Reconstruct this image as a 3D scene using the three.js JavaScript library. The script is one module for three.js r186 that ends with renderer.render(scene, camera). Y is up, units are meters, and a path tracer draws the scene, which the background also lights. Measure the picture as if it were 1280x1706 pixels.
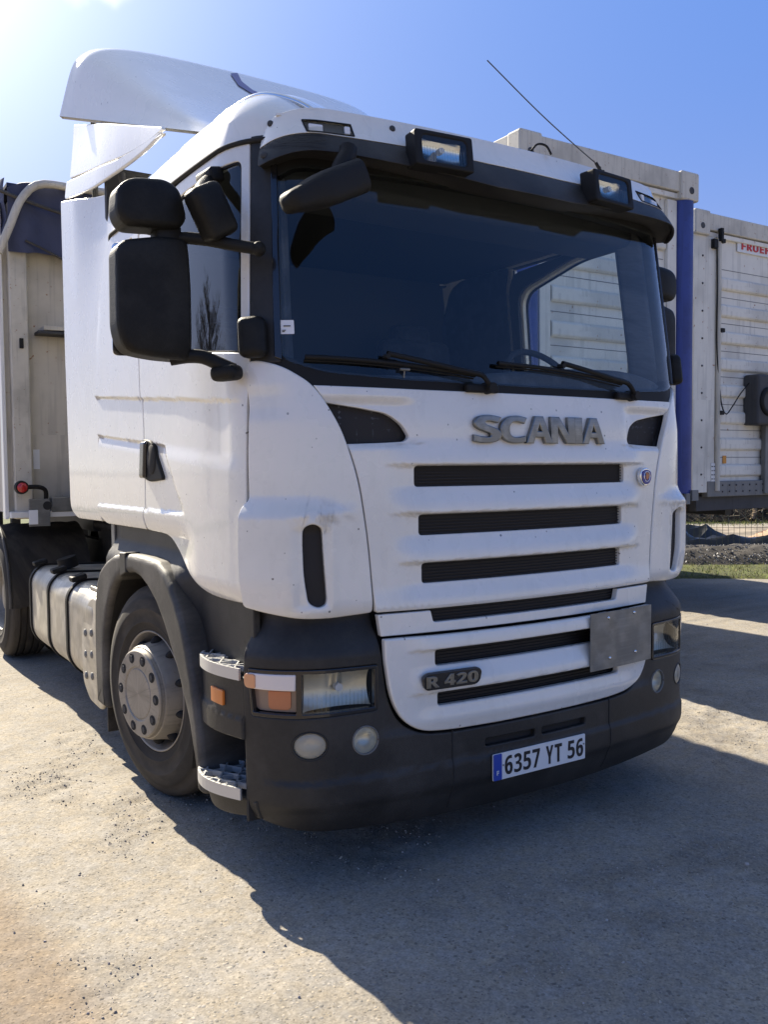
import * as THREE from 'three';
import { mergeGeometries, mergeVertices, toCreasedNormals } from 'three/addons/utils/BufferGeometryUtils.js';
import { RoundedBoxGeometry } from 'three/addons/geometries/RoundedBoxGeometry.js';
import { TextGeometry } from 'three/addons/geometries/TextGeometry.js';
import { FontLoader } from 'three/addons/loaders/FontLoader.js';

// ------------------------------------------------------------ camera, sky, sun, exposure
const scene = new THREE.Scene();
const camera = new THREE.PerspectiveCamera(60.07, 769 / 1024, 0.05, 900);
{
  const yaw = 0.567374, pitch = -0.048821, roll = -0.009729;
  const f = new THREE.Vector3(Math.sin(yaw) * Math.cos(pitch), Math.sin(pitch), -Math.cos(yaw) * Math.cos(pitch));
  const r0 = new THREE.Vector3(Math.cos(yaw), 0, Math.sin(yaw)), u0 = r0.clone().cross(f);
  const up = r0.clone().multiplyScalar(-Math.sin(roll)).addScaledVector(u0, Math.cos(roll));
  camera.position.set(-2.53325, 1.59531, 2.7945);
  camera.up.copy(up);
  camera.lookAt(camera.position.clone().add(f));
}
const SUN_AZ = -4.3 * Math.PI / 180, SUN_EL = 33.5 * Math.PI / 180;       // azimuth from -Z towards +X
const sunDir = new THREE.Vector3(Math.sin(SUN_AZ) * Math.cos(SUN_EL), Math.sin(SUN_EL), -Math.cos(SUN_AZ) * Math.cos(SUN_EL));
const sun = new THREE.DirectionalLight(new THREE.Color().setRGB(1, 0.90, 0.73), 5.0);
sun.position.copy(sunDir).multiplyScalar(40); sun.target.position.set(0, 0, 0);
sun.castShadow = true; sun.shadow.mapSize.set(4096, 4096); sun.shadow.radius = 1;
Object.assign(sun.shadow.camera, { left: -22, right: 22, top: 22, bottom: -22, near: 1, far: 110 });
scene.add(sun, sun.target);

// ------------------------------------------------------------ noise
function rng(seed) { let a = seed >>> 0; return () => { a = (a + 0x6D2B79F5) | 0; let t = Math.imul(a ^ (a >>> 15), 1 | a); t = (t + Math.imul(t ^ (t >>> 7), 61 | t)) ^ t; return ((t ^ (t >>> 14)) >>> 0) / 4294967296; }; }
function h2(x, y, s) { let n = (Math.imul(x | 0, 374761393) + Math.imul(y | 0, 668265263) + Math.imul(s | 0, 974634541)) | 0; n = Math.imul(n ^ (n >>> 13), 1274126177); return ((n ^ (n >>> 16)) >>> 0) / 4294967296; }
function vn(x, y, s = 0, per = 0) {                                   // value noise, periodic when per > 0
  const xi = Math.floor(x), yi = Math.floor(y), fx = x - xi, fy = y - yi, u = fx * fx * (3 - 2 * fx), v = fy * fy * (3 - 2 * fy);
  const w = per ? (a) => ((a % per) + per) % per : (a) => a;
  const a = h2(w(xi), w(yi), s), b = h2(w(xi + 1), w(yi), s), c = h2(w(xi), w(yi + 1), s), d = h2(w(xi + 1), w(yi + 1), s);
  return a + (b - a) * u + (c - a) * v + (a - b - c + d) * u * v;
}
function fbm(x, y, oct = 4, s = 0, per = 0) { let t = 0, a = 0.5, n = 0; for (let i = 0; i < oct; i++) { t += a * vn(x, y, s + i * 17, per); n += a; a *= 0.5; x *= 2; y *= 2; per *= 2; } return t / n; }
const cl = (x, a = 0, b = 1) => Math.min(b, Math.max(a, x));
const ss = (a, b, x) => { const t = cl((x - a) / (b - a)); return t * t * (3 - 2 * t); };
const lerp = (a, b, t) => a + (b - a) * t;

// the sky: blue air, paler to the horizon, a wide white aureole round the sun, one torn wisp of cloud
{
  const W = 1536, H = 768, data = new Float32Array(W * H * 4), d = new THREE.Vector3();
  for (let j = 0; j < H; j++) for (let i = 0; i < W; i++) {
    const lon = ((i + 0.5) / W - 0.5) * 2 * Math.PI, lat = ((j + 0.5) / H - 0.5) * Math.PI;
    d.set(Math.cos(lat) * Math.cos(lon), Math.sin(lat), Math.cos(lat) * Math.sin(lon));
    const e = Math.max(0, lat), k = Math.exp(-e / 0.12), zz = ss(0.45, 1.3, e), g = Math.acos(cl(d.dot(sunDir), -1, 1)) * 180 / Math.PI;
    let r = lerp(lerp(0.030, 0.105, zz), 0.43, k), gr = lerp(lerp(0.102, 0.125, zz), 0.41, k), b = lerp(lerp(0.320, 0.170, zz), 0.37, k);
    const a1 = 1.9 * Math.exp(-g / 7.6), a2 = 0.23 * Math.exp(-g / 27);
    r += a1 + a2 * 0.98; gr += a1 * 0.98 + a2 * 0.96; b += a1 * 0.92 + a2 * 0.86;
    if (lat > 0.02) {                                                  // small wisps
      const az = Math.atan2(d.x, -d.z), px = (az - 0.265) / 0.042, py = (lat - 0.468) / 0.019;
      const rx = px * 0.86 + py * 0.5, ry = -px * 0.5 + py * 0.86;
      const n = fbm(px * 2.1 + 9, py * 1.6 + 3, 4, 5);
      const c = ss(0.36, 0.85, n * Math.exp(-(rx * rx * 0.8 + ry * ry * 1.6)) * 1.9) * 0.62;
      r = lerp(r, 0.62, c); gr = lerp(gr, 0.62, c); b = lerp(b, 0.62, c);
    }
    if (lat < 0) { const q = ss(0, -0.25, lat); r = lerp(r, 0.16, q); gr = lerp(gr, 0.145, q); b = lerp(b, 0.12, q); }
    const o = (j * W + i) * 4; data[o] = r; data[o + 1] = gr; data[o + 2] = b; data[o + 3] = 1;
  }
  const t = new THREE.DataTexture(data, W, H, THREE.RGBAFormat, THREE.FloatType);
  t.mapping = THREE.EquirectangularReflectionMapping; t.magFilter = THREE.LinearFilter; t.minFilter = THREE.LinearFilter; t.needsUpdate = true;
  scene.background = t; scene.environment = t;
}
const renderer = new THREE.WebGLRenderer({ antialias: true });
renderer.setSize(769, 1024);
renderer.toneMapping = THREE.LinearToneMapping;
renderer.toneMappingExposure = 2.4;
renderer.shadowMap.enabled = true; renderer.shadowMap.type = THREE.PCFSoftShadowMap;

// ------------------------------------------------------------ textures
function tex(n, fn, srgb = true, chan = 3) {                           // fn(u, v) -> [r, g, b] (sRGB 0..1) or a number
  const d = new Uint8Array(n * n * 4);
  for (let j = 0; j < n; j++) for (let i = 0; i < n; i++) {
    const c = fn(i / n, j / n, i, j), o = (j * n + i) * 4;
    if (typeof c === 'number') { d[o] = d[o + 1] = d[o + 2] = cl(c) * 255; } else { d[o] = cl(c[0]) * 255; d[o + 1] = cl(c[1]) * 255; d[o + 2] = cl(c[2]) * 255; }
    d[o + 3] = 255;
  }
  const t = new THREE.DataTexture(d, n, n); t.wrapS = t.wrapT = THREE.RepeatWrapping; t.magFilter = THREE.LinearFilter; t.minFilter = THREE.LinearMipmapLinearFilter; t.generateMipmaps = true;
  if (srgb) t.colorSpace = THREE.SRGBColorSpace; t.needsUpdate = true; return t;
}
function rep(t, s) { const c = t.clone(); c.repeat.set(1 / s, 1 / s); c.needsUpdate = true; return c; }   // uv is in metres: one tile every s metres
const lin = (r, g, b) => new THREE.Color().setRGB(r, g, b);

const grainBump = rep(tex(256, (u, v) => fbm(u * 64, v * 64, 2, 3, 64), false), 0.12);
const dustCol = tex(512, (u, v) => { const a = fbm(u * 6, v * 6, 5, 11, 6), b = fbm(u * 48, v * 48, 2, 12, 48); const k = 0.90 + 0.10 * ss(0.3, 0.62, a) - 0.05 * ss(0.62, 0.8, b); return [k, k * 0.995, k * 0.985]; });
const specks = (() => { const r = rng(5), list = []; for (let i = 0; i < 90; i++) list.push([r(), r(), 0.0008 + r() * 0.002, r()]); return list; })();
const paintCol = tex(1024, (u, v) => {
  const a = fbm(u * 5, v * 5, 5, 21, 5), b = fbm(u * 40, v * 14, 3, 22, 2 * 7), c = fbm(u * 90, v * 90, 2, 23, 90);
  let k = 1 - 0.022 * ss(0.5, 0.75, a) - 0.016 * ss(0.55, 0.8, b) - 0.012 * ss(0.6, 0.9, c);
  for (const [x, y, r0, t] of specks) { const dx = Math.abs(u - x), dy = Math.abs(v - y); if (dx < r0 && dy < r0 && dx * dx + dy * dy < r0 * r0) k *= 0.45 + 0.4 * t; }
  return [k, k * 0.996, k * 0.985];
});
const paintRough = tex(512, (u, v) => 0.20 + 0.16 * fbm(u * 8, v * 8, 4, 31, 8), false);
const plasticCol = tex(512, (u, v) => { const a = fbm(u * 5, v * 5, 5, 41, 5), b = fbm(u * 70, v * 70, 2, 42, 70); const k = 0.72 + 0.26 * ss(0.35, 0.75, a) + 0.14 * (b - 0.5); return [k, k * 0.985, k * 0.96]; });
const metalCol = tex(512, (u, v) => { const a = fbm(u * 4, v * 60, 4, 51, 4), b = fbm(u * 7, v * 7, 5, 52, 7); const k = 0.80 + 0.12 * a + 0.12 * ss(0.35, 0.7, b); return [k, k * 0.985, k * 0.95]; });
const metalRough = tex(512, (u, v) => 0.30 + 0.35 * fbm(u * 6, v * 6, 5, 55, 6), false);
const grimeCol = tex(1024, (u, v) => {                                  // weathered trailer paint: runs, scuffs, rust specks
  const a = fbm(u * 4, v * 4, 5, 61, 4), run = fbm(u * 60, v * 3, 3, 62, 3 * 20), c = fbm(u * 30, v * 30, 3, 63, 30), rs = fbm(u * 80, v * 80, 2, 64, 80);
  const k = 1 - 0.10 * ss(0.45, 0.75, a) - 0.07 * ss(0.55, 0.8, run) - 0.05 * c, rust = ss(0.80, 0.9, rs) * ss(0.5, 0.65, c);
  return [k - 0.25 * rust, k * 0.985 - 0.42 * rust, k * 0.95 - 0.5 * rust];
});
const rubberCol = tex(512, (u, v) => { const a = fbm(u * 6, v * 6, 5, 71, 6), b = fbm(u * 50, v * 50, 3, 72, 50); const k = 0.62 + 0.3 * ss(0.3, 0.7, a) + 0.12 * b; return [k, k * 0.95, k * 0.87]; });
const gravelTex = (() => {                                             // compacted grit: fines, sand, pale and dark chips
  const n = 1280, col = new Float32Array(n * n), hue = new Float32Array(n * n), bmp = new Float32Array(n * n);
  for (let j = 0; j < n; j++) for (let i = 0; i < n; i++) {
    const u = i / n, v = j / n;
    col[j * n + i] = 0.80 + 0.10 * (fbm(u * 8, v * 8, 4, 81, 8) - 0.5) + 0.13 * (fbm(u * 130, v * 130, 2, 82, 130) - 0.5) + 0.15 * (vn(u * 330, v * 330, 83, 330) - 0.5);
    bmp[j * n + i] = 0.25 + 0.45 * fbm(u * 90, v * 90, 4, 84, 90); hue[j * n + i] = fbm(u * 40, v * 40, 3, 85, 40) - 0.5;
  }
  const r = rng(99);
  for (let k = 0; k < 26000; k++) {
    const x = r() * n, y = r() * n, q = r(), rad = 0.8 + 3.6 * q * q * q * q * q + 0.9 * r(), as = 0.6 + 0.4 * r(), an = r() * 3.14, tone = r() < 0.62 ? -0.05 - 0.20 * r() : 0.03 + 0.09 * r(), ca = Math.cos(an), sa = Math.sin(an), hh = (r() - 0.5) * 0.8;
    const R = Math.ceil(rad);
    for (let dy = -R; dy <= R; dy++) for (let dx = -R; dx <= R; dx++) {
      const a = (dx * ca + dy * sa) / rad, b = (-dx * sa + dy * ca) / (rad * as), m = a * a + b * b; if (m > 1) continue;
      const o = (((y + dy | 0) + n) % n) * n + (((x + dx | 0) + n) % n);
      col[o] = lerp(col[o], 0.80 + tone, 0.75); hue[o] = hh; bmp[o] = Math.max(bmp[o], 0.45 + 0.55 * Math.sqrt(1 - m) * Math.min(1, rad / 5));
    }
  }
  const t = tex(n, (u, v, i, j) => { const k = col[j * n + i], h = hue[j * n + i]; return [k * (1 + 0.05 * h), k * 0.985, k * (0.96 - 0.10 * h)]; });
  const b = tex(n, (u, v, i, j) => bmp[j * n + i], false); return [t, b];
})();

// ------------------------------------------------------------ materials
const std = (o) => new THREE.MeshStandardMaterial(o), phy = (o) => new THREE.MeshPhysicalMaterial(o);
const M = {
  white: phy({ color: lin(0.79, 0.78, 0.74), map: rep(paintCol, 1.7), roughness: 1, roughnessMap: rep(paintRough, 0.9), clearcoat: 0.75, clearcoatRoughness: 0.06 }),
  plastic: std({ color: lin(0.034, 0.0325, 0.031), map: rep(plasticCol, 0.8), roughness: 0.55, bumpMap: grainBump, bumpScale: 0.0006 }),
  mirrorShell: phy({ color: lin(0.018, 0.018, 0.017), specularIntensity: 0.5, map: rep(plasticCol, 0.5), roughness: 0.55, bumpMap: grainBump, bumpScale: 0.0005 }),
  plasticPale: std({ color: lin(0.088, 0.083, 0.076), map: rep(plasticCol, 0.7), roughness: 0.6, bumpMap: grainBump, bumpScale: 0.0006 }),
  black: phy({ color: lin(0.014, 0.0135, 0.013), specularIntensity: 0.45, roughness: 0.6 }),
  blackGloss: phy({ color: lin(0.012, 0.012, 0.014), roughness: 0.25, clearcoat: 0.5 }),
  mesh: std({ color: lin(0.016, 0.013, 0.012), roughness: 0.7 }),
  glass: phy({ color: lin(0.90, 0.95, 0.94), transmission: 1, roughness: 0.0, thickness: 0, ior: 1.52 }),
  sideGlass: phy({ color: lin(0.84, 0.90, 0.90), transmission: 1, roughness: 0.0, thickness: 0, ior: 1.6 }),
  lens: phy({ color: lin(0.90, 0.90, 0.86), transmission: 1, roughness: 0.04, thickness: 0, ior: 1.5 }),
  lensFog: phy({ color: lin(0.80, 0.76, 0.66), transmission: 0.75, roughness: 0.35, thickness: 0, ior: 1.5 }),
  amber: phy({ color: lin(0.62, 0.17, 0.02), roughness: 0.3, clearcoat: 0.4 }),
  amberLens: phy({ color: lin(0.80, 0.30, 0.12), transmission: 0.5, roughness: 0.3, thickness: 0 }),
  chrome: std({ color: lin(0.78, 0.79, 0.80), metalness: 1, roughness: 0.16 }),
  reflector: std({ color: lin(0.72, 0.70, 0.62), metalness: 0.55, roughness: 0.34 }),
  letter: std({ color: lin(0.29, 0.30, 0.31), metalness: 1, roughness: 0.36, roughnessMap: null, map: rep(metalCol, 0.3) }),
  galv: std({ color: lin(0.27, 0.28, 0.29), metalness: 0.55, map: rep(metalCol, 0.5), roughness: 1, roughnessMap: rep(metalRough, 0.5) }),
  alu: std({ color: lin(0.62, 0.60, 0.56), metalness: 0.75, map: rep(metalCol, 0.8), roughness: 1, roughnessMap: rep(metalRough, 0.9) }),
  tread: std({ color: lin(0.60, 0.60, 0.59), metalness: 0.55, roughness: 0.42 }),
  rim: std({ color: lin(0.33, 0.31, 0.285), metalness: 0.35, map: rep(grimeCol, 0.5), roughness: 0.5 }),
  rubber: std({ color: lin(0.062, 0.058, 0.053), map: rep(rubberCol, 0.5), roughness: 0.85 }),
  chassis: std({ color: lin(0.035, 0.033, 0.031), map: rep(rubberCol, 0.7), roughness: 0.75 }),
  interior: std({ color: lin(0.030, 0.031, 0.034), roughness: 0.8 }),
  interiorMid: std({ color: lin(0.085, 0.09, 0.105), roughness: 0.8, map: rep(plasticCol, 0.5) }),
  seat: std({ color: lin(0.03, 0.035, 0.055), roughness: 0.95, map: rep(plasticCol, 0.3) }),
  gap: std({ color: lin(0.022, 0.021, 0.020), roughness: 0.9 }),
  trailer: std({ color: lin(0.80, 0.79, 0.75), map: rep(grimeCol, 2.3), roughness: 0.55 }),
  trailerRail: std({ color: lin(0.62, 0.60, 0.55), map: rep(grimeCol, 1.1), roughness: 0.6 }),
  trailerTan: std({ color: lin(0.64, 0.61, 0.55), map: rep(grimeCol, 1.9), roughness: 0.6 }),
  blue: std({ color: lin(0.030, 0.055, 0.25), map: rep(dustCol, 1.2), roughness: 0.45 }),
  tarp: std({ color: lin(0.050, 0.060, 0.115), map: rep(dustCol, 0.8), roughness: 0.75 }),
  steelGrey: std({ color: lin(0.20, 0.205, 0.21), map: rep(grimeCol, 1.0), roughness: 0.6 }),
  steelDark: std({ color: lin(0.06, 0.062, 0.07), map: rep(grimeCol, 0.9), roughness: 0.7 }),
  red: phy({ color: lin(0.45, 0.02, 0.02), roughness: 0.25, clearcoat: 0.5 }),
  redPaint: std({ color: lin(0.55, 0.03, 0.03), roughness: 0.5 }),
  paper: std({ color: lin(0.75, 0.76, 0.78), roughness: 0.8 }),
  plateWhite: std({ color: lin(0.74, 0.74, 0.72), roughness: 0.4 }),
  plateBlue: std({ color: lin(0.02, 0.06, 0.36), roughness: 0.4 }),
  plateText: std({ color: lin(0.012, 0.012, 0.015), roughness: 0.5 }),
  swirl: std({ color: lin(0.05, 0.05, 0.25), roughness: 0.35 }),
};

// ------------------------------------------------------------ scene helpers
const used = {};
function numbered(n) { const k = used[n] = (used[n] ?? -1) + 1; return k ? `${n}_${String(k).padStart(3, '0')}` : n; }
function mk(name, geo, mat, parent) {
  const g = Array.isArray(geo) ? mergeGeometries(geo.map((x) => norm(x))) : geo;
  const m = new THREE.Mesh(g, mat); m.name = parent ? name : numbered(name); m.castShadow = m.receiveShadow = true;
  (parent || scene).add(m); return m;
}
function norm(g) { const r = g.index ? g.toNonIndexed() : g.clone(); for (const k of Object.keys(r.attributes)) if (!['position', 'normal', 'uv'].includes(k)) r.deleteAttribute(k); if (!r.attributes.uv) r.setAttribute('uv', new THREE.BufferAttribute(new Float32Array(r.attributes.position.count * 2), 2)); r.morphAttributes = {}; return r; }
function thing(name, label, category, pos = [0, 0, 0], turn = 0, group) {
  const o = new THREE.Group(); o.name = numbered(name); o.position.set(...pos); o.rotation.y = turn; o.userData = { label, category }; if (group) o.userData.group = group; scene.add(o); return o;
}
const tag = (o, label, category, group, kind) => { o.userData = { label, category }; if (group) o.userData.group = group; if (kind) o.userData.kind = kind; return o; };
function structure(o) { o.userData.kind = 'structure'; return o; }
function part(name, parent, pos = [0, 0, 0]) { const g = new THREE.Group(); g.name = name; g.position.set(...pos); parent.add(g); return g; }
function uvm(geo, s = 1) {                                             // box-projected uv in metres
  const g = geo.index ? geo.toNonIndexed() : geo, p = g.attributes.position, n = g.attributes.normal, uv = new Float32Array(p.count * 2);
  for (let i = 0; i < p.count; i++) {
    const ax = Math.abs(n.getX(i)), ay = Math.abs(n.getY(i)), az = Math.abs(n.getZ(i)); let u, v;
    if (ax >= ay && ax >= az) { u = p.getZ(i); v = p.getY(i); } else if (ay >= az) { u = p.getX(i); v = p.getZ(i); } else { u = p.getX(i); v = p.getY(i); }
    uv[2 * i] = u * s; uv[2 * i + 1] = v * s;
  }
  g.setAttribute('uv', new THREE.BufferAttribute(uv, 2)); return g;
}
function bx(w, h, d, x = 0, y = 0, z = 0, r = 0, rot) {               // box, rounded when r > 0, centred at x y z
  const g = r > 0 ? new RoundedBoxGeometry(w, h, d, 2, Math.min(r, w / 2.01, h / 2.01, d / 2.01)) : new THREE.BoxGeometry(w, h, d);
  if (rot) { g.rotateX(rot[0]); g.rotateY(rot[1]); g.rotateZ(rot[2]); }
  g.translate(x, y, z); return uvm(norm(g));
}
const V = (a) => new THREE.Vector3(...a);
function tube(pts, r, seg = 24, rad = 8, closed = false) { return uvm(norm(new THREE.TubeGeometry(new THREE.CatmullRomCurve3(pts.map(V), closed, 'centripetal'), seg, r, rad, closed))); }
function rod(a, b, r, rad = 10, r2 = r) {                              // capped cylinder from a to b
  const A = V(a), B = V(b), d = B.clone().sub(A), g = new THREE.CylinderGeometry(r2, r, d.length(), rad);
  g.applyQuaternion(new THREE.Quaternion().setFromUnitVectors(new THREE.Vector3(0, 1, 0), d.clone().normalize())); const c = A.add(B).multiplyScalar(0.5); g.translate(c.x, c.y, c.z); return uvm(norm(g));
}
function mirrorX(g0) {
  const g = g0.clone(), p = g.attributes.position, n = g.attributes.normal, uv = g.attributes.uv;
  for (let i = 0; i < p.count; i++) { p.setX(i, -p.getX(i)); n.setX(i, -n.getX(i)); }
  for (let i = 0; i < p.count; i += 3) for (const a of [p, n, uv]) { const s = a.itemSize; for (let k = 0; k < s; k++) { const t = a.array[(i + 1) * s + k]; a.array[(i + 1) * s + k] = a.array[(i + 2) * s + k]; a.array[(i + 2) * s + k] = t; } }
  return g;
}
function shape(pts, holes = [], r = 0) {                               // polygon; a number r rounds every corner
  const path = (P, pp, rr) => {
    const n = P.length;
    for (let i = 0; i < n; i++) {
      const a = P[(i + n - 1) % n], b = P[i], c = P[(i + 1) % n], R = b[2] !== undefined ? b[2] : rr;
      const d1 = Math.hypot(a[0] - b[0], a[1] - b[1]), d2 = Math.hypot(c[0] - b[0], c[1] - b[1]), k = Math.min(R, d1 * 0.49, d2 * 0.49);
      const s = [b[0] + (a[0] - b[0]) / d1 * k, b[1] + (a[1] - b[1]) / d1 * k], e = [b[0] + (c[0] - b[0]) / d2 * k, b[1] + (c[1] - b[1]) / d2 * k];
      if (i === 0) pp.moveTo(...s); else pp.lineTo(...s);
      if (k > 1e-4) pp.quadraticCurveTo(b[0], b[1], e[0], e[1]);
    }
    pp.closePath(); return pp;
  };
  const area = (P) => P.reduce((t, q, i) => t + q[0] * P[(i + 1) % P.length][1] - P[(i + 1) % P.length][0] * q[1], 0), ori = (P, pos) => { if ((area(P) > 0) === pos) return P; const o = P.slice().reverse(); if (P.r !== undefined) o.r = P.r; return o; };
  pts = ori(pts, true); holes = holes.map((h) => ori(h, false));
  const s = path(pts, new THREE.Shape(), r); for (const h of holes) s.holes.push(path(h, new THREE.Path(), h.r ?? r)); return s;
}
function ex(sh, depth, bevel = 0.004, seg = 2, curve = 6) {            // extruded, front face at z = 0, going back
  const g = new THREE.ExtrudeGeometry(sh, { depth: Math.max(0.0005, depth - 2 * bevel), bevelEnabled: bevel > 0, bevelSize: bevel, bevelThickness: bevel, bevelOffset: -bevel, bevelSegments: seg, curveSegments: curve });
  g.translate(0, 0, -depth + bevel); return uvm(norm(g));
}
const sideways = (g) => g.rotateY(-Math.PI / 2);                       // x-y drawing -> z-y drawing whose front looks to -X
function smoothG(g, deg = 35) { const m = g.clone(); m.deleteAttribute('normal'); const w = mergeVertices(m, 1e-4); w.computeVertexNormals(); return toCreasedNormals(w, deg * Math.PI / 180); }

// ------------------------------------------------------------ the cab's skin: (s, y, d) -> point, s along the plan outline from the middle of the front, d outwards
const D2 = Math.PI / 180;
const planTab = (() => {
  const N = 2400, L = 4, t = []; let x = 0, z = 0; const a0 = 10 * D2, s1 = 0.93, R = 0.34, a1 = 87 * D2, s2 = s1 + R * (a1 - a0);
  const th = (s) => s < s1 ? a0 * s / s1 : s < s2 ? a0 + (s - s1) / R : s < s2 + 0.6 ? a1 + (Math.PI / 2 - a1) * (s - s2) / 0.6 : Math.PI / 2;
  for (let i = 0; i <= N; i++) { const s = L * i / N, q = th(s); t.push([x, z, q]); const m = th(s + L / N / 2); x += Math.cos(m) * L / N; z -= Math.sin(m) * L / N; }
  return t;
})();
function tab(P, y) { if (y <= P[0][0]) return P[0][1]; for (let i = 1; i < P.length; i++) if (y <= P[i][0]) return lerp(P[i - 1][1], P[i][1], (y - P[i - 1][0]) / (P[i][0] - P[i - 1][0])); return P[P.length - 1][1]; }
function tabS(P, x) {                                                  // smooth (monotone cubic-ish) lookup
  const n = P.length; if (x <= P[0][0]) return P[0][1]; if (x >= P[n - 1][0]) return P[n - 1][1];
  let i = 1; while (x > P[i][0]) i++;
  const g = (k) => k <= 0 || k >= n - 1 ? (k <= 0 ? (P[1][1] - P[0][1]) / (P[1][0] - P[0][0]) : (P[n - 1][1] - P[n - 2][1]) / (P[n - 1][0] - P[n - 2][0])) : (P[k + 1][1] - P[k - 1][1]) / (P[k + 1][0] - P[k - 1][0]);
  const h = P[i][0] - P[i - 1][0], t = (x - P[i - 1][0]) / h, t2 = t * t, t3 = t2 * t;
  return (2 * t3 - 3 * t2 + 1) * P[i - 1][1] + (t3 - 2 * t2 + t) * h * g(i - 1) + (-2 * t3 + 3 * t2) * P[i][1] + (t3 - t2) * h * g(i);
}
const ZF = [[0, -0.03], [0.25, -0.005], [0.4, 0], [1.75, 0], [1.9, -0.015], [2.0, -0.03], [2.85, -0.14], [3.2, -0.19]];
const KX = [[0, 1], [1.95, 1], [2.85, 0.975], [3.2, 0.965]];
const zfS = (y) => tabS(ZF, y), kxS = (y) => tabS(KX, y);
function cab(s, y, d = 0) {
  const sg = s < 0 ? -1 : 1, a = Math.min(3.999, Math.abs(s)) / 4 * 2400, j = Math.min(2399, a | 0), t = a - j, A = planTab[j], B = planTab[j + 1];
  const x = lerp(A[0], B[0], t), z = lerp(A[1], B[1], t), th = lerp(A[2], B[2], t);
  return [sg * (x + d * Math.sin(th)) * kxS(y), y, z + d * Math.cos(th) + zfS(y)];
}
function subdivide(g, max, wx = 1, wy = 1) {                           // edge-length driven, without T-junctions
  const p = g.attributes.position.array, n = g.attributes.normal.array, P = [], N = []; const m2 = max * max;
  const el = (a, b) => { const dx = (a[0] - b[0]) * wx, dy = (a[1] - b[1]) * wy, dz = a[2] - b[2]; return dx * dx + dy * dy + dz * dz > m2; };
  const mid = (a, b) => [0, 1, 2, 3, 4, 5].map((k) => (a[k] + b[k]) / 2);
  const st = [];
  for (let i = 0; i < p.length; i += 9) st.push([0, 1, 2].map((k) => [p[i + 3 * k], p[i + 3 * k + 1], p[i + 3 * k + 2], n[i + 3 * k], n[i + 3 * k + 1], n[i + 3 * k + 2]]));
  while (st.length) {
    const [a, b, c] = st.pop(), f = [el(a, b), el(b, c), el(c, a)], q = f[0] + f[1] + f[2];
    if (!q) { for (const v of [a, b, c]) { P.push(v[0], v[1], v[2]); N.push(v[3], v[4], v[5]); } continue; }
    if (q === 3) { const x = mid(a, b), y = mid(b, c), z = mid(c, a); st.push([a, x, z], [x, b, y], [z, y, c], [x, y, z]); continue; }
    let [A, B, C] = [a, b, c];
    if (q === 1) { if (f[1]) [A, B, C] = [b, c, a]; else if (f[2]) [A, B, C] = [c, a, b]; const x = mid(A, B); st.push([A, x, C], [x, B, C]); } else {
      if (!f[0]) [A, B, C] = [b, c, a]; else if (!f[1]) [A, B, C] = [c, a, b];                 // now AB and BC are long
      const x = mid(A, B), y = mid(B, C); st.push([x, B, y], [A, x, y], [A, y, C]);
    }
  }
  const r = new THREE.BufferGeometry(); r.setAttribute('position', new THREE.Float32BufferAttribute(P, 3)); r.setAttribute('normal', new THREE.Float32BufferAttribute(N, 3)); return r;
}
function bend(g0, F, max = 0.04, wx = 1, wy = 1) {
  const g = subdivide(norm(g0), max, wx, wy), p = g.attributes.position, n = g.attributes.normal, uv = new Float32Array(p.count * 2), h = 1e-3;
  const sub = (a, b) => [(a[0] - b[0]) / (2 * h), (a[1] - b[1]) / (2 * h), (a[2] - b[2]) / (2 * h)], cr = (a, b) => [a[1] * b[2] - a[2] * b[1], a[2] * b[0] - a[0] * b[2], a[0] * b[1] - a[1] * b[0]];
  for (let i = 0; i < p.count; i++) {
    const s = p.getX(i), y = p.getY(i), d = p.getZ(i), q = F(s, y, d), a = sub(F(s + h, y, d), F(s - h, y, d)), b = sub(F(s, y + h, d), F(s, y - h, d)), c = sub(F(s, y, d + h), F(s, y, d - h));
    const bc = cr(b, c), ca = cr(c, a), ab = cr(a, b), nx = n.getX(i), ny = n.getY(i), nz = n.getZ(i);
    const m = [0, 1, 2].map((k) => nx * bc[k] + ny * ca[k] + nz * ab[k]), l = Math.hypot(...m) || 1;
    p.setXYZ(i, ...q); n.setXYZ(i, m[0] / l, m[1] / l, m[2] / l); uv[2 * i] = s + 0.3 * d; uv[2 * i + 1] = y + 0.3 * d;
  }
  g.setAttribute('uv', new THREE.BufferAttribute(uv, 2)); return g;
}
// a panel lying on the cab's skin: outline in (s, y), d0 = how far its face stands out, disp = relief
function skin(pts, { holes = [], r = 0.004, th = 0.02, bev = 0.004, d0 = 0, disp, max = 0.04, wx = 1, wy = 1, seg = 2 } = {}) {
  const g = ex(shape(pts, holes, r), th, bev, seg), F = disp ? (s, y, d) => cab(s, y, d + d0 + disp(s, y)) : (s, y, d) => cab(s, y, d + d0);
  const p = g.attributes.position.array, n = g.attributes.normal.array, sp = [[[], []], [[], []]];      // the hidden back face needs no fine mesh
  for (let i = 0; i < p.length; i += 9) { const q = sp[n[i + 2] < -0.95 && n[i + 5] < -0.95 ? 1 : 0]; for (let k = i; k < i + 9; k++) { q[0].push(p[k]); q[1].push(n[k]); } }
  const [f0, f1] = sp.map(([P, N]) => { const o = new THREE.BufferGeometry(); o.setAttribute('position', new THREE.Float32BufferAttribute(P, 3)); o.setAttribute('normal', new THREE.Float32BufferAttribute(N, 3)); return o; });
  return mergeGeometries([bend(f0, F, max, wx, wy), bend(f1, F, 0.11)]);
}
function sheet(pts, { holes = [], r = 0.004, d0 = 0, max = 0.04, disp } = {}) { return bend(new THREE.ShapeGeometry(shape(pts, holes, r), 6), (s, y, d) => cab(s, y, d + d0 + (disp ? disp(s, y) : 0)), max); }
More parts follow.
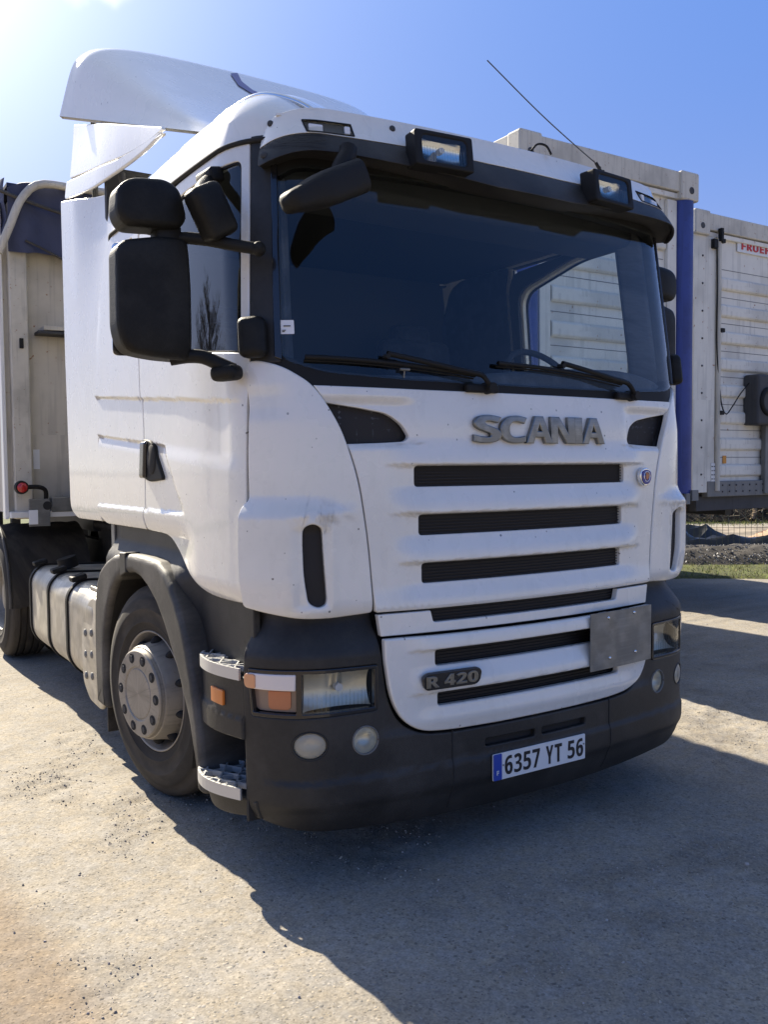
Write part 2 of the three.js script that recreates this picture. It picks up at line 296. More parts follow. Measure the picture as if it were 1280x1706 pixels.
const flip = (pts) => { const o = pts.map((q) => [-q[0], ...q.slice(1)]); if (pts.r !== undefined) o.r = pts.r; return o; };
const both = (right) => [...right, ...flip(right.filter((q) => q[0] !== 0)).reverse()];      // right half (s > 0) listed from the top middle downwards -> closed outline
const box4 = (a, b, c, d, r) => { const q = [[a, c], [b, c], [b, d], [a, d]]; if (r !== undefined) q.r = r; return q; };
function onCab(g, s, y, d = 0, max = 0.05) { return bend(g, (a, b, c) => cab(a + s, b + y, c + d), max); }

const font = await new FontLoader().loadAsync('fonts/droid/droid_sans_bold.typeface.json');
function text(str, w, h, depth, bev = 0, curve = 5) {                  // lettering fitted into a w x h box, centred, front face at z = depth
  const g = new TextGeometry(str, { font, size: 1, depth: 0.2, curveSegments: curve, bevelEnabled: bev > 0, bevelThickness: 0.05, bevelSize: bev, bevelSegments: 2 });
  g.computeBoundingBox(); const b = g.boundingBox; g.translate(-(b.min.x + b.max.x) / 2, -(b.min.y + b.max.y) / 2, -b.min.z);
  g.scale(w / (b.max.x - b.min.x), h / (b.max.y - b.min.y), depth / (b.max.z - b.min.z)); g.computeVertexNormals(); return norm(g);
}

// ------------------------------------------------------------ the setting: yard of compacted grit, verge, path
const groundH = (x, z) => {
  const near = 1 - ss(14, 30, Math.hypot(x, z));
  return near * (0.030 * (fbm(x * 0.5 + 7, z * 0.5 + 3, 3, 101) - 0.5) + 0.007 * (fbm(x * 2.6, z * 2.6, 3, 102) - 0.5) + (0.005 + 0.016 * ss(0.52, 0.66, fbm(x * 1.6 + 5, z * 1.6, 3, 104))) * (fbm(x * 15, z * 15, 3, 103) - 0.5)) - 0.004;
};
{
  const axis = (a, b, step, far) => { const v = []; let x = a, s = step; while (x > -far) { s *= 1.22; x -= s; v.unshift(Math.max(x, -far)); } for (x = a; x < b; x += step) v.push(x); s = step; x = b; v.push(b); while (x < far) { s *= 1.22; x += s; v.push(Math.min(x, far)); } return v; };
  const X = axis(-4.2, 3.2, 0.022, 420), Z = axis(-5.5, 2.6, 0.022, 420), nx = X.length, nz = Z.length;
  const P = new Float32Array(nx * nz * 3), C = new Float32Array(nx * nz * 3), UV = new Float32Array(nx * nz * 2), I = new Uint32Array((nx - 1) * (nz - 1) * 6);
  const grit = [0.490, 0.455, 0.395], dirt = [0.37, 0.30, 0.225], dark = [0.31, 0.28, 0.235];
  for (let j = 0; j < nz; j++) for (let i = 0; i < nx; i++) {
    const x = X[i], z = Z[j], o = j * nx + i; P.set([x, groundH(x, z), z], o * 3); UV.set([x / 1.9, z / 1.9], o * 2);
    const far = Math.hypot(x, z), b = fbm(x * 0.8 + 40, z * 0.8, 4, 110), c = fbm(x * 4, z * 4, 4, 111), edge = -1.98 + 0.08 * (z + 0.76) + 0.16 * (fbm(x * 2, z * 2, 3, 112) - 0.5);
    const wd = far < 12 ? ss(edge + 0.12, edge - 0.10, x) * ss(-6, -2, z) * (0.75 + 0.5 * c) : 0, coarse = ss(0.50, 0.62, fbm(x * 1.6 + 5, z * 1.6, 3, 104)), wk = 0.30 * ss(0.48, 0.66, b) + 0.35 * coarse * ss(0.42, 0.6, fbm(x * 7, z * 7, 3, 114)) + 0.22 * ss(0.56, 0.68, c);
    for (let k = 0; k < 3; k++) C[o * 3 + k] = lerp(lerp(grit[k], dark[k], cl(wk)), dirt[k], cl(wd)) * (0.94 + 0.12 * fbm(x * 16, z * 16, 2, 113));
  }
  let q = 0; for (let j = 0; j < nz - 1; j++) for (let i = 0; i < nx - 1; i++) { const a = j * nx + i; I.set([a, a + nx, a + 1, a + 1, a + nx, a + nx + 1], q); q += 6; }
  const g = new THREE.BufferGeometry(); g.setAttribute('position', new THREE.BufferAttribute(P, 3)); g.setAttribute('color', new THREE.BufferAttribute(C, 3)); g.setAttribute('uv', new THREE.BufferAttribute(UV, 2)); g.setIndex(new THREE.BufferAttribute(I, 1)); g.computeVertexNormals();
  const m = std({ vertexColors: true, map: gravelTex[0], bumpMap: gravelTex[1], bumpScale: 0.003, roughness: 0.95 });
  const gm = structure(mk('ground', g, m)); gm.castShadow = false;
}
// loose chips on the yard
{
  const r = rng(7), base = new THREE.IcosahedronGeometry(1, 0), pa = base.attributes.position;
  for (let i = 0; i < pa.count; i++) { const k = 0.75 + 0.5 * h2(Math.round(pa.getX(i) * 50), Math.round(pa.getY(i) * 50) + Math.round(pa.getZ(i) * 7), 4); pa.setXYZ(i, pa.getX(i) * k, pa.getY(i) * k * 0.7, pa.getZ(i) * k); }
  base.computeVertexNormals();
  const n = 22000, im = new THREE.InstancedMesh(base, std({ roughness: 0.95 }), n), m = new THREE.Matrix4(), qq = new THREE.Quaternion(), e = new THREE.Euler(), c = new THREE.Color();
  for (let i = 0; i < n; i++) {
    let x, z; const t = r();
    if (t < 0.75) { const clump = fbm; do { x = lerp(-3.6, 2.4, r()); z = lerp(-4.5, 2.2, r()); } while (clump(x * 1.6 + 5, z * 1.6, 3, 104) < 0.49 + 0.10 * r() || clump(x * 7, z * 7, 3, 114) < 0.38 + 0.2 * r()); } else { x = lerp(-3.8, 9, r()); z = lerp(-8, 2.4, r()); }
    if (i < 130) { const q = r() * r(); x = lerp(-2.4, -1.35, r()); z = -1.79 + (x + 1.39) * 1.27 + (r() - 0.5) * 0.05 * q; }
    const s = 0.0016 + 0.0042 * Math.pow(r(), 4) + (r() < 0.002 ? 0.005 : 0); e.set(r() * 6, r() * 6, r() * 6);
    m.compose(new THREE.Vector3(x, groundH(x, z) + s * 0.25, z), qq.setFromEuler(e), new THREE.Vector3(s, s, s)); im.setMatrixAt(i, m);
    const k = 0.20 + 0.26 * r(); im.setColorAt(i, c.setRGB(k, k * (0.87 + 0.06 * r()), k * (0.70 + 0.16 * r())));
  }
  im.name = 'gravel'; im.castShadow = im.receiveShadow = true; tag(im, 'loose grey and tan grit scattered over the yard', 'gravel', null, 'stuff'); scene.add(im);
}
// frame of the far verge: it runs parallel to the trailers' fronts, beyond them. Local u to the right along the fence, w away from the camera
const vDir = new THREE.Vector3(0.80, 0, 0.60).normalize(), vOut = new THREE.Vector3(0.60, 0, -0.80).normalize(), vO = new THREE.Vector3(9.0, 0, -6.4);
const vp = (u, y, w) => [vO.x + vDir.x * u + vOut.x * w, y, vO.z + vDir.z * u + vOut.z * w];
function strip(name, w0, w1, y, mat, jit = 0.25, u0 = -28, u1 = 40) {
  const nu = 140, nv = 10; const g = grid(nu, nv, (a, b) => { const u = lerp(u0, u1, a), ed = b === 0 || b === 1 ? jit * (fbm(u * 0.9, b * 7 + w0, 3, 140) - 0.5) * 2 : 0; return vp(u, (b === 0 || b === 1) ? -0.04 : y + 0.02 * fbm(u * 2, b * 9, 2, 141), lerp(w0, w1, b) + ed); });
  return structure(mk(name, uvm(g), mat));
}
const grassTex = rep(tex(512, (u, v) => { const a = fbm(u * 6, v * 6, 4, 151, 6), b = fbm(u * 60, v * 60, 3, 152, 60); const k = 0.55 + 0.6 * (b - 0.5) + 0.3 * (a - 0.5); return [k * 0.92, k, k * 0.55]; }), 1.3);
const grassMat = std({ color: lin(0.27, 0.29, 0.105), map: grassTex, roughness: 0.95 });
const grassDry = std({ color: lin(0.29, 0.27, 0.14), map: grassTex, roughness: 0.95 });
strip('verge', -1.6, 0.3, 0.012, grassDry, 0.35);
strip('verge', 2.4, 5.2, 0.016, grassMat);
strip('path', 5.4, 9.3, 0.016, std({ color: lin(0.33, 0.285, 0.225), map: rep(plasticCol, 2), roughness: 0.95 }), 0.15);
strip('verge', 9.2, 40, 0.020, grassMat, 0.3);
// grass blades on the verge
{
  const r = rng(17), blade = new THREE.BufferGeometry(); blade.setAttribute('position', new THREE.Float32BufferAttribute([-0.006, 0, 0, 0.006, 0, 0, 0.012, 1, 0.3], 3)); blade.computeVertexNormals();
  const n = 26000, im = new THREE.InstancedMesh(blade, std({ roughness: 0.9, side: THREE.DoubleSide }), n), m = new THREE.Matrix4(), qq = new THREE.Quaternion(), e = new THREE.Euler(), c = new THREE.Color();
  for (let i = 0; i < n; i++) {
    const t = r(), w = t < 0.35 ? lerp(-1.5, 0.25, r()) : t < 0.75 ? lerp(2.2, 5.2, r()) : lerp(9.4, 12.5, r()), u = lerp(-9, 12, r()), p = vp(u, 0.01, w), hgt = lerp(0.04, 0.13, r()) * (t < 0.35 ? 0.6 : 1);
    e.set((r() - 0.5) * 0.9, r() * 6.28, (r() - 0.5) * 0.9); m.compose(V(p), qq.setFromEuler(e), new THREE.Vector3(1, hgt, hgt)); im.setMatrixAt(i, m);
    const k = r(); im.setColorAt(i, k < 0.35 ? c.setRGB(0.26, 0.23, 0.11) : c.setRGB(0.15 + 0.10 * r(), 0.19 + 0.10 * r(), 0.045));
  }
  im.name = 'grass'; im.castShadow = im.receiveShadow = true; tag(im, 'short patchy grass on the verges beside the wire fence', 'grass', null, 'stuff'); scene.add(im);
}
// black shale ridge along the fence, plank, torn black sheeting, heap of wood chips
{
  const ridge = grid(160, 16, (a, b) => { const u = lerp(-16, 26, a), t = b * 2 - 1, hh = (0.20 + 0.10 * fbm(u * 0.7, 2, 3, 160) + 0.10 * ss(-1, 6, u)) * Math.max(0, 1 - t * t); return vp(u, 0.0 + hh * (0.75 + 0.5 * fbm(u * 5, b * 8, 3, 161)), 0.95 + t * 0.85); });
  const chips = []; const r = rng(23); const tet = new THREE.TetrahedronGeometry(1);
  const im = new THREE.InstancedMesh(tet, std({ roughness: 0.55 }), 14000), m = new THREE.Matrix4(), qq = new THREE.Quaternion(), e = new THREE.Euler(), c = new THREE.Color();
  for (let i = 0; i < 14000; i++) {
    const u = lerp(-8, 11, r()), t = r() * 2 - 1, hh = (0.20 + 0.10 * fbm(u * 0.7, 2, 3, 160) + 0.10 * ss(-1, 6, u)) * Math.max(0, 1 - t * t), p = vp(u, hh * 0.95 + 0.01, 0.95 + t * 0.9), s = 0.010 + 0.024 * r() * r();
    e.set(r() * 6, r() * 6, r() * 6); m.compose(V(p), qq.setFromEuler(e), new THREE.Vector3(s, s * 0.4, s)); im.setMatrixAt(i, m); const k = r() < 0.7 ? 0.05 + 0.11 * r() : 0.18 + 0.25 * r(); im.setColorAt(i, c.setRGB(k, k * 1.0, k * 1.03));
  }
  void chips;
  structure(mk('shale_bank', uvm(ridge), std({ color: lin(0.085, 0.083, 0.082), roughness: 0.9, map: rep(rubberCol, 0.6) })));
  im.name = 'shale'; im.castShadow = im.receiveShadow = true; tag(im, 'dark broken shale lying on the low bank before the fence', 'shale', null, 'stuff'); scene.add(im);
  tag(mk('plank', uvm(bx(2.6, 0.06, 0.14, 0, 0, 0, 0.006).rotateY(-Math.atan2(vDir.z, vDir.x) + 0.05).translate(...vp(-1.9, 0.06, -0.25))), std({ color: lin(0.55, 0.42, 0.28), map: rep(metalCol, 0.6), roughness: 0.8 })), 'bare plank lying along the foot of the dark shale bank', 'plank');
  const sheetG = grid(90, 12, (a, b) => { const u = lerp(-5.5, 9, a), k = fbm(u * 1.1, b * 2.0, 4, 170), lift = (0.10 + 0.50 * ss(0.42, 0.8, k)) * (1 - Math.abs(b * 2 - 1) ** 2); return vp(u, 0.10 + lift + 0.05 * Math.sin(u * 3 + b * 5), 2.1 + b * 1.1 + 0.4 * (fbm(u, 3, 3, 171) - 0.5)); });
  tag(mk('black_sheeting', smoothG(sheetG, 30), std({ color: lin(0.02, 0.022, 0.026), roughness: 0.4 })), 'crumpled black plastic sheeting along the wire fence', 'plastic sheeting');
  const heap = grid(60, 24, (a, b) => { const an = a * 6.2832, rad = b * 3.3 * (0.9 + 0.25 * fbm(a * 6 < 3 ? a * 6 : 6 - a * 6, 1, 3, 180)), hh = 1.75 * Math.pow(1 - b, 1.15); return vp(6.2 + rad * Math.cos(an), hh + 0.02 + 0.04 * (fbm(a * 30, b * 14, 2, 181) - 0.5), 5.2 + 0.75 * rad * Math.sin(an)); });
  const hp = thing('wood_chip_heap', 'heap of pale orange wood chips behind the wire fence', 'heap');
  mk('heap_core', heap, std({ color: lin(0.36, 0.24, 0.15), roughness: 0.95 }), hp);
  const ch = new THREE.InstancedMesh(new THREE.BoxGeometry(1, 0.25, 0.6), std({ roughness: 0.9 }), 4200);
  for (let i = 0; i < 4200; i++) { const an = r() * 6.2832, b = Math.sqrt(r()), rad = b * 3.3, p = vp(6.2 + rad * Math.cos(an), 1.75 * Math.pow(1 - b, 1.15) + 0.05, 5.2 + 0.75 * rad * Math.sin(an)), s = 0.04 + 0.06 * r(); e.set(r() * 6, r() * 6, r() * 6); m.compose(V(p), qq.setFromEuler(e), new THREE.Vector3(s, s, s)); ch.setMatrixAt(i, m); const k = 0.35 + 0.4 * r(); ch.setColorAt(i, c.setRGB(k, k * 0.72, k * (0.42 + 0.15 * r()))); }
  ch.name = 'wood_chips'; ch.userData = { kind: 'stuff' }; ch.castShadow = ch.receiveShadow = true; hp.add(ch);
  // brushwood pile on the far side of the path
  const bp = thing('brushwood_pile', 'tangled pile of cut branches and logs across the path', 'wood pile');
  const wood = [std({ color: lin(0.10, 0.072, 0.048), map: rep(rubberCol, 0.4), roughness: 0.95 }), std({ color: lin(0.26, 0.21, 0.155), map: rep(rubberCol, 0.4), roughness: 0.95 }), std({ color: lin(0.55, 0.42, 0.28), map: rep(dustCol, 0.4), roughness: 0.9 })];
  for (let i = 0; i < 200; i++) {
    const u = lerp(-12, 15, r()), w = lerp(11.4, 15.5, r()), hgt = 1.9 * r() * Math.sin(cl((w - 11) / 4.2, 0.1, 1) * 2.2), L = 0.7 + 2.4 * r(), a = r() * 6.28, tl = (r() - 0.5) * 0.9, p = V(vp(u, 0.12 + hgt, w)), d = new THREE.Vector3(Math.cos(a) * Math.cos(tl), Math.sin(tl), Math.sin(a) * Math.cos(tl)).multiplyScalar(L / 2), k = 0.02 + 0.09 * r() * r();
    mk('branch', tube([p.clone().sub(d).toArray(), p.clone().add(new THREE.Vector3((r() - 0.5) * 0.2, 0.1 * r(), (r() - 0.5) * 0.2)).toArray(), p.clone().add(d).toArray()], k, 4, 5), wood[r() < 0.6 ? 0 : r() < 0.8 ? 1 : 2], bp);
  }
  mk('pile_core', smoothG(grid(80, 14, (a, b) => { const u = lerp(-14, 17, a), t = b; return vp(u, 1.95 * Math.sin(Math.min(1, t * 1.35) * 1.5) * (0.7 + 0.55 * fbm(u * 0.8, 4, 3, 190)) - 0.02 + 0.25 * (fbm(u * 4, b * 6, 3, 191) - 0.5), 11.2 + t * 5.5); }), 30), std({ color: lin(0.045, 0.036, 0.026), roughness: 1, map: rep(rubberCol, 0.8) }), bp);
  const tw = new THREE.InstancedMesh(new THREE.CylinderGeometry(0.4, 1, 1, 4), std({ roughness: 0.95 }), 5000);
  for (let i = 0; i < 5000; i++) { const u = lerp(-12, 15, r()), w = lerp(11.0, 15.5, r()), hgt = 2.1 * r() * Math.sin(cl((w - 10.8) / 3.2, 0.05, 1) * 1.57), p = V(vp(u, 0.05 + hgt, w)); e.set(r() * 6, r() * 6, r() * 6); const s = 0.006 + 0.010 * r(); m.compose(p, qq.setFromEuler(e), new THREE.Vector3(s, 0.4 + 0.8 * r(), s)); tw.setMatrixAt(i, m); const k = 0.06 + 0.30 * r() * r(); tw.setColorAt(i, c.setRGB(k, k * 0.84, k * 0.62)); }
  tw.name = 'twigs'; tw.userData = { kind: 'stuff' }; tw.castShadow = tw.receiveShadow = true; bp.add(tw);
}
// green welded-mesh fence: posts, and its wires as one part each panel
{
  const fence = thing('wire_fence', 'dark green welded wire mesh fence behind the trailers', 'fence', vp(0, 0, 2.0));
  const wm = std({ color: lin(0.05, 0.065, 0.05), roughness: 0.5, metalness: 0.3 }), o = V(vp(0, 0, 2.0)), L = (u, y) => V(vp(u, y, 2.0)).sub(o).toArray();
  for (let q = -4; q <= 5; q++) {
    mk('fence_post', rod(L(q * 2.5, 0), L(q * 2.5, 1.35), 0.024, 8), wm, fence);
    const g = []; for (let u = 0.05; u < 2.5; u += 0.1) g.push(rod(L(q * 2.5 + u, 0.05), L(q * 2.5 + u, 1.28), 0.0045, 4)); for (let y = 0.08; y < 1.3; y += 0.2) g.push(rod(L(q * 2.5, y), L(q * 2.5 + 2.5, y), 0.004, 4));
    const w = mk('mesh_panel', g, wm, fence); w.userData.kind = 'stuff';
  }
}
// ------------------------------------------------------------ trailers
function trailerWheel(parent, x, z, W) { const g = part('wheel', parent, [x, 0.5, z]); g.rotation.y = x < 0 ? Math.PI : 0; mk('tyre', W.tyre, M.rubber, g); mk('rim', W.rim, M.rim, g); mk('hub', W.hub, M.rim, g); }
const TW = (() => { const L = (P) => norm(new THREE.LatheGeometry(P.map(([r, a]) => new THREE.Vector2(r, a)), 40)).rotateZ(-Math.PI / 2); return { tyre: L([[0.28, 0], [0.40, 0.02], [0.47, 0], [0.495, -0.03], [0.50, -0.05], [0.50, -0.30], [0.47, -0.33], [0.28, -0.33]]), rim: L([[0.28, 0], [0.27, -0.03], [0.25, -0.10], [0.14, -0.12], [0.12, -0.02], [0, -0.02]]), hub: L([[0.09, -0.02], [0.08, 0.03], [0, 0.035]]) }; })();
function boxTrailer(label, x0, x1, zf, y0, y1, len, opt) {
  const t = thing('box_trailer', label, 'trailer', [(x0 + x1) / 2, 0, zf], 0, 'box trailers parked beside the lorry'), w = x1 - x0, h = w / 2;
  const B = (n, g, m = M.trailer, p = t) => mk(n, g, m, p);
  B('front_wall', bx(w - 0.02, y1 - y0 - 0.10, 0.05, 0, (y0 + y1) / 2, -0.065));
  for (const s of [-1, 1]) { B('side_wall', bx(0.04, y1 - y0 - 0.06, len - 0.12, s * (h - 0.03), (y0 + y1) / 2, -len / 2 - 0.04)); B('side_rail', bx(0.05, 0.20, len - 0.1, s * (h - 0.02), y1 - 0.10, -len / 2 - 0.02, 0.01), M.trailerRail); }
  B('floor', bx(w - 0.1, 0.10, len - 0.2, 0, y0 + 0.08, -len / 2), M.steelDark); B('rear_wall', bx(w - 0.1, y1 - y0 - 0.1, 0.05, 0, (y0 + y1) / 2, -len));
  B('roof_sheet', bx(w - 0.1, 0.03, len - 0.1, 0, y1 - 0.05, -len / 2), M.tarp);
  B('top_rail', bx(w - 0.44, 0.18, 0.10, 0, y1 - 0.09, -0.03, 0.012), M.trailerRail); B('rail_lip', bx(w - 0.44, 0.05, 0.07, 0, y1 - 0.215, -0.035, 0.008));
  for (const s of [-1, 1]) {
    const cap = B('corner_cap', bx(0.24, 0.26, 0.16, s * (h - 0.11), y1 - 0.12, -0.03, 0.02), M.trailerRail); B('cap_eye', rod([s * (h - 0.10), y1 - 0.16, 0.046], [s * (h - 0.10), y1 - 0.16, 0.054], 0.032, 12), M.steelDark, cap);
    if (opt.blue) { B('corner_post', rod([s * (h - 0.12), y0, -0.05], [s * (h - 0.12), y1 - 0.25, -0.05], 0.108, 28), M.blue); B('post_foot', [bx(0.09, 0.10, 0.03, s * (h - 0.06), y0 - 0.02, 0.07, 0.005), bx(0.06, 0.10, 0.03, s * (h - 0.15), y0 - 0.05, 0.06, 0.005)], M.steelGrey); B('edge_strip', bx(0.12, y1 - y0 - 0.28, 0.04, s * (h - 0.30), (y0 + y1) / 2 - 0.12, -0.02, 0.006)); } else {
      const p = B('corner_post', bx(0.36, y1 - y0 - 0.25, 0.06, s * (h - 0.19), (y0 + y1) / 2 - 0.12, -0.02, 0.006)); for (let i = 0; i < 9; i++) B('rivet', norm(new THREE.SphereGeometry(0.012, 8, 5)).translate(s * (h - 0.15), y0 + 0.2 + i * 0.29, 0.011), M.steelDark, p);
      B('corner_pipe', rod([s * (h - 0.405), y0 + 0.02, 0.02], [s * (h - 0.405), y1 - 0.26, 0.02], 0.030, 12), M.trailerRail);
    }
  }
  const a = opt.blue ? 0.38 : 0.47, rib = shape([[0, 0.062, 0.006], [0.012, 0.070, 0.006], [0.034, 0.050, 0.012], [0.034, -0.050, 0.012], [0.012, -0.070, 0.006], [0, -0.062, 0.006]]);
  const rg = uvm(norm(new THREE.ExtrudeGeometry(rib, { depth: w - 2 * a, bevelEnabled: false, curveSegments: 3 }).rotateY(-Math.PI / 2).translate(h - a, 0, 0)));
  for (let y = y0 + 0.24, i = 0; y < y1 - 0.42; y += 0.29, i++) { B('rib', rg.clone().translate(0, y, -0.038)); B('panel_joint', bx(w - 2 * a, 0.007, 0.004, 0, y + 0.145 + 0.01 * (i % 2), -0.040), M.steelGrey); }
  B('bottom_rail', bx(w - 0.5, 0.17, 0.08, 0, y0 + 0.04, -0.02, 0.008), M.steelGrey); for (let i = 0; i < 14; i++) for (const q of [0, 1]) B('bolt', norm(new THREE.SphereGeometry(0.010, 8, 5)).translate(-h + 0.5 + i * (w - 1.0) / 13, y0 + 0.01 + q * 0.07, 0.022), M.steelDark);
  B('bumper_beam', bx(w - 0.3, 0.16, 0.10, 0, y0 - 0.12, -0.10, 0.01), M.steelDark);
  for (const s of [-0.45, 0.45]) B('chassis_rail', bx(0.12, 0.30, len - 1, s, y0 - 0.17, -len / 2 - 0.3), M.steelDark);
  for (const s of [-0.75, 0.75]) B('landing_leg', [bx(0.12, 0.9, 0.12, s, 0.75, -3.4), bx(0.26, 0.30, 0.24, s, 0.16, -3.4, 0.02)], M.steelDark);
  for (const z of [-len + 1.4, -len + 2.7, -len + 4.0]) { for (const s of [-1, 1]) trailerWheel(t, s * (h - 0.02), z, TW); B('axle', rod([-h + 0.3, 0.5, z], [h - 0.3, 0.5, z], 0.07), M.steelDark); }
  return [t, B, h];
}
boxTrailer('white ribbed trailer with round blue corner posts beside the lorry', 2.22, 4.37, -2.65, 1.34, 4.26, 11.5, { blue: true });
{
  const [t, B, h] = boxTrailer('white ribbed trailer with red lettering sign and dark coupling box on its front', 5.30, 7.85, -3.4, 1.30, 4.28, 11.5, {});
  const X = (x) => x - (5.30 + 7.85) / 2;
  const sg = B('maker_sign', bx(1.0, 0.14, 0.012, X(6.58), 4.015, -0.026, 0.002), M.plateWhite);
  B('sign_lettering', text('FRUEHAUF', 0.86, 0.082, 0.006).translate(X(6.575), 4.015, -0.018), M.redPaint, sg);
  B('cable', tube([[X(5.66), 3.98, 0.03], [X(5.665), 3.5, 0.035], [X(5.67), 2.9, 0.03], [X(5.70), 2.5, 0.04], [X(5.745), 2.225, 0.05], [X(5.80), 2.15, 0.055], [X(5.92), 2.24, 0.05], [X(6.08), 2.38, 0.03], [X(6.24), 2.52, 0.04]], 0.007, 60, 6), M.black);
  for (const y of [2.165, 3.05, 4.0]) B('cable_clip', bx(0.06, 0.045, 0.04, X(5.735), y, 0.045, 0.006), M.black);
  B('lamp_stub', [bx(0.04, 0.14, 0.05, X(5.70), 4.06, 0.05, 0.008), bx(0.07, 0.10, 0.05, X(5.62), 3.96, 0.03, 0.01)], M.black);
  const cb = B('coupling_box', bx(0.56, 0.56, 0.20, X(6.50), 2.32, 0.06, 0.03), M.steelDark); B('box_port', norm(new THREE.TorusGeometry(0.13, 0.03, 8, 24)).translate(X(6.40), 2.30, 0.165), M.black, cb); B('box_stay', bx(0.20, 0.90, 0.06, X(6.62), 1.72, 0.02, 0.01), M.steelGrey, cb);
  B('warning_sticker', bx(0.06, 0.085, 0.004, X(5.90), 1.66, -0.032), std({ color: lin(0.62, 0.26, 0.03), roughness: 0.5 }));
  const pt = B('perforated_plate', bx(0.14, 0.20, 0.006, X(5.68), 1.52, 0.014, 0.002), M.plateWhite); const r = rng(3); for (let i = 0; i < 16; i++) B('plate_mark', bx(0.012 + 0.012 * r(), 0.012, 0.002, X(5.625 + 0.035 * (i % 4)), 1.45 + 0.045 * (i / 4 | 0), 0.0185), M.steelDark, pt);
}
// the tipping semi-trailer coupled to the lorry
{
  const t = thing('tipper_trailer', 'dusty metal tipper trailer with rolled dark blue cover behind the cab', 'trailer', [0, 0, -4.78]), B = (n, g, m = M.trailerTan, p = t) => mk(n, g, m, p);
  B('front_wall', bx(2.20, 2.42, 0.05, 0, 2.48, -0.10)); B('rear_wall', bx(2.4, 2.4, 0.05, 0, 2.48, -8.0)); B('floor', bx(2.4, 0.10, 7.9, 0, 1.32, -4.0), M.steelGrey);
  for (const s of [-1, 1]) {
    B('side_wall', bx(0.05, 2.42, 7.9, s * 1.235, 2.48, -4.0), M.trailerTan); for (let i = 0; i < 7; i++) B('side_post', bx(0.06, 2.42, 0.09, s * 1.27, 2.48, -0.55 - i * 1.2, 0.012), M.galv);
    B('corner_post', bx(0.14, 2.50, 0.14, s * 1.15, 2.47, -0.04, 0.015), M.trailerRail); B('corner_angle', bx(0.03, 2.50, 0.10, s * 1.275, 2.47, -0.06, 0.006), M.plateWhite);
    for (const y of [3.55, 2.62]) B('latch', [bx(0.03, 0.08, 0.02, s * 1.14, y, 0.04, 0.004)], M.black);
  }
  B('floor_lip', bx(2.52, 0.05, 0.16, 0, 1.255, -0.02, 0.006), M.plateWhite); B('front_beam', bx(1.9, 0.12, 0.10, 0, 1.33, 0.02, 0.01), M.galv);
  B('shelf', bx(0.55, 0.035, 0.14, -0.70, 2.755, 0.02, 0.004, [0, 0, 0.02]), M.trailerRail); B('shelf_under', bx(0.60, 0.025, 0.16, -0.72, 2.715, 0.01, 0.004), M.steelDark);
  B('ram_housing', [rod([-0.42, 1.38, 0.10], [-0.42, 3.7, 0.10], 0.11, 20), bx(0.5, 0.4, 0.3, -0.45, 1.55, 0.10, 0.03)], M.steelDark);
  const cov = []; // rolled cover: drape over the front edge, with folds
  cov.push(smoothG(grid(70, 20, (u, v) => { const x = lerp(-1.22, 1.22, u), f = 0.03 * Math.sin(u * 37) + 0.04 * (fbm(u * 14, v * 4, 3, 200) - 0.5); return v < 0.3 ? [x, 3.93 + 0.03 * Math.sin(u * 20) - 0.10 * Math.pow(Math.abs(x) / 1.22, 6), lerp(-0.5, 0.02, v / 0.3) + f] : [x * 1.0, lerp(3.92 - 0.10 * Math.pow(Math.abs(x) / 1.22, 6), 3.33 + 0.08 * (fbm(u * 9, 1, 3, 201) - 0.5), (v - 0.3) / 0.7), 0.06 + f]; }), 50));
  cov.push(smoothG(grid(60, 12, (u, v) => { const z = lerp(0.05, -7.9, u), f = 0.03 * Math.sin(u * 120) + 0.05 * (fbm(u * 30, v * 3, 3, 202) - 0.5); return [-1.24 - f, lerp(3.90, 3.45, v), z]; }), 50), smoothG(grid(60, 12, (u, v) => { const z = lerp(0.05, -7.9, u), f = 0.03 * Math.sin(u * 120); return [1.24 + f, lerp(3.90, 3.45, 1 - v), z]; }), 50), bx(2.4, 0.03, 7.8, 0, 3.88, -3.95));
  B('rolled_cover', cov, M.tarp);
  B('cover_pipe', tube([[-1.30, 3.30, 0.10], [-1.22, 3.50, 0.12], [-1.12, 3.74, 0.12], [-1.00, 3.86, 0.12], [-0.7, 3.88, 0.12], [0.9, 3.88, 0.12]], 0.032, 40, 10), M.trailerRail); B('cover_strap', [tube([[-1.30, 3.78, 0.11], [-1.0, 3.70, 0.12], [-0.6, 3.62, 0.12]], 0.016, 12, 5), tube([[-1.10, 3.42, 0.10], [-0.95, 3.36, 0.10], [-0.8, 3.28, 0.10], [-0.7, 3.05, 0.04]], 0.010, 16, 5)], M.plasticPale);
  const ml = B('marker_lamp', rod([-1.185, 1.475, 0.10], [-1.185, 1.475, 0.15], 0.055, 24, 0.050), M.black); B('red_lens', norm(new THREE.SphereGeometry(0.040, 18, 10)).scale(1, 1, 0.5).translate(-1.185, 1.475, 0.15), M.red, ml); B('lamp_arm', tube([[-1.185, 1.475, 0.11], [-1.05, 1.475, 0.10], [-1.0, 1.45, 0.08], [-0.99, 1.35, 0.05]], 0.018, 16, 8), M.black, ml);
  const br = B('reflector_bracket', bx(0.16, 0.22, 0.02, -1.05, 1.27, 0.09, 0.004), M.galv); B('reflector', bx(0.07, 0.115, 0.008, -1.10, 1.235, 0.105, 0.003), M.paper, br); B('bracket_hole', rod([-0.99, 1.325, 0.095], [-0.99, 1.325, 0.103], 0.035, 16), M.gap, br);
  B('rating_plate', bx(0.05, 0.16, 0.004, -1.03, 1.70, -0.072), M.paper);
  for (const s of [-0.42, 0.42]) B('chassis_rail', bx(0.12, 0.22, 7.4, s, 1.17, -4.2), M.steelDark);
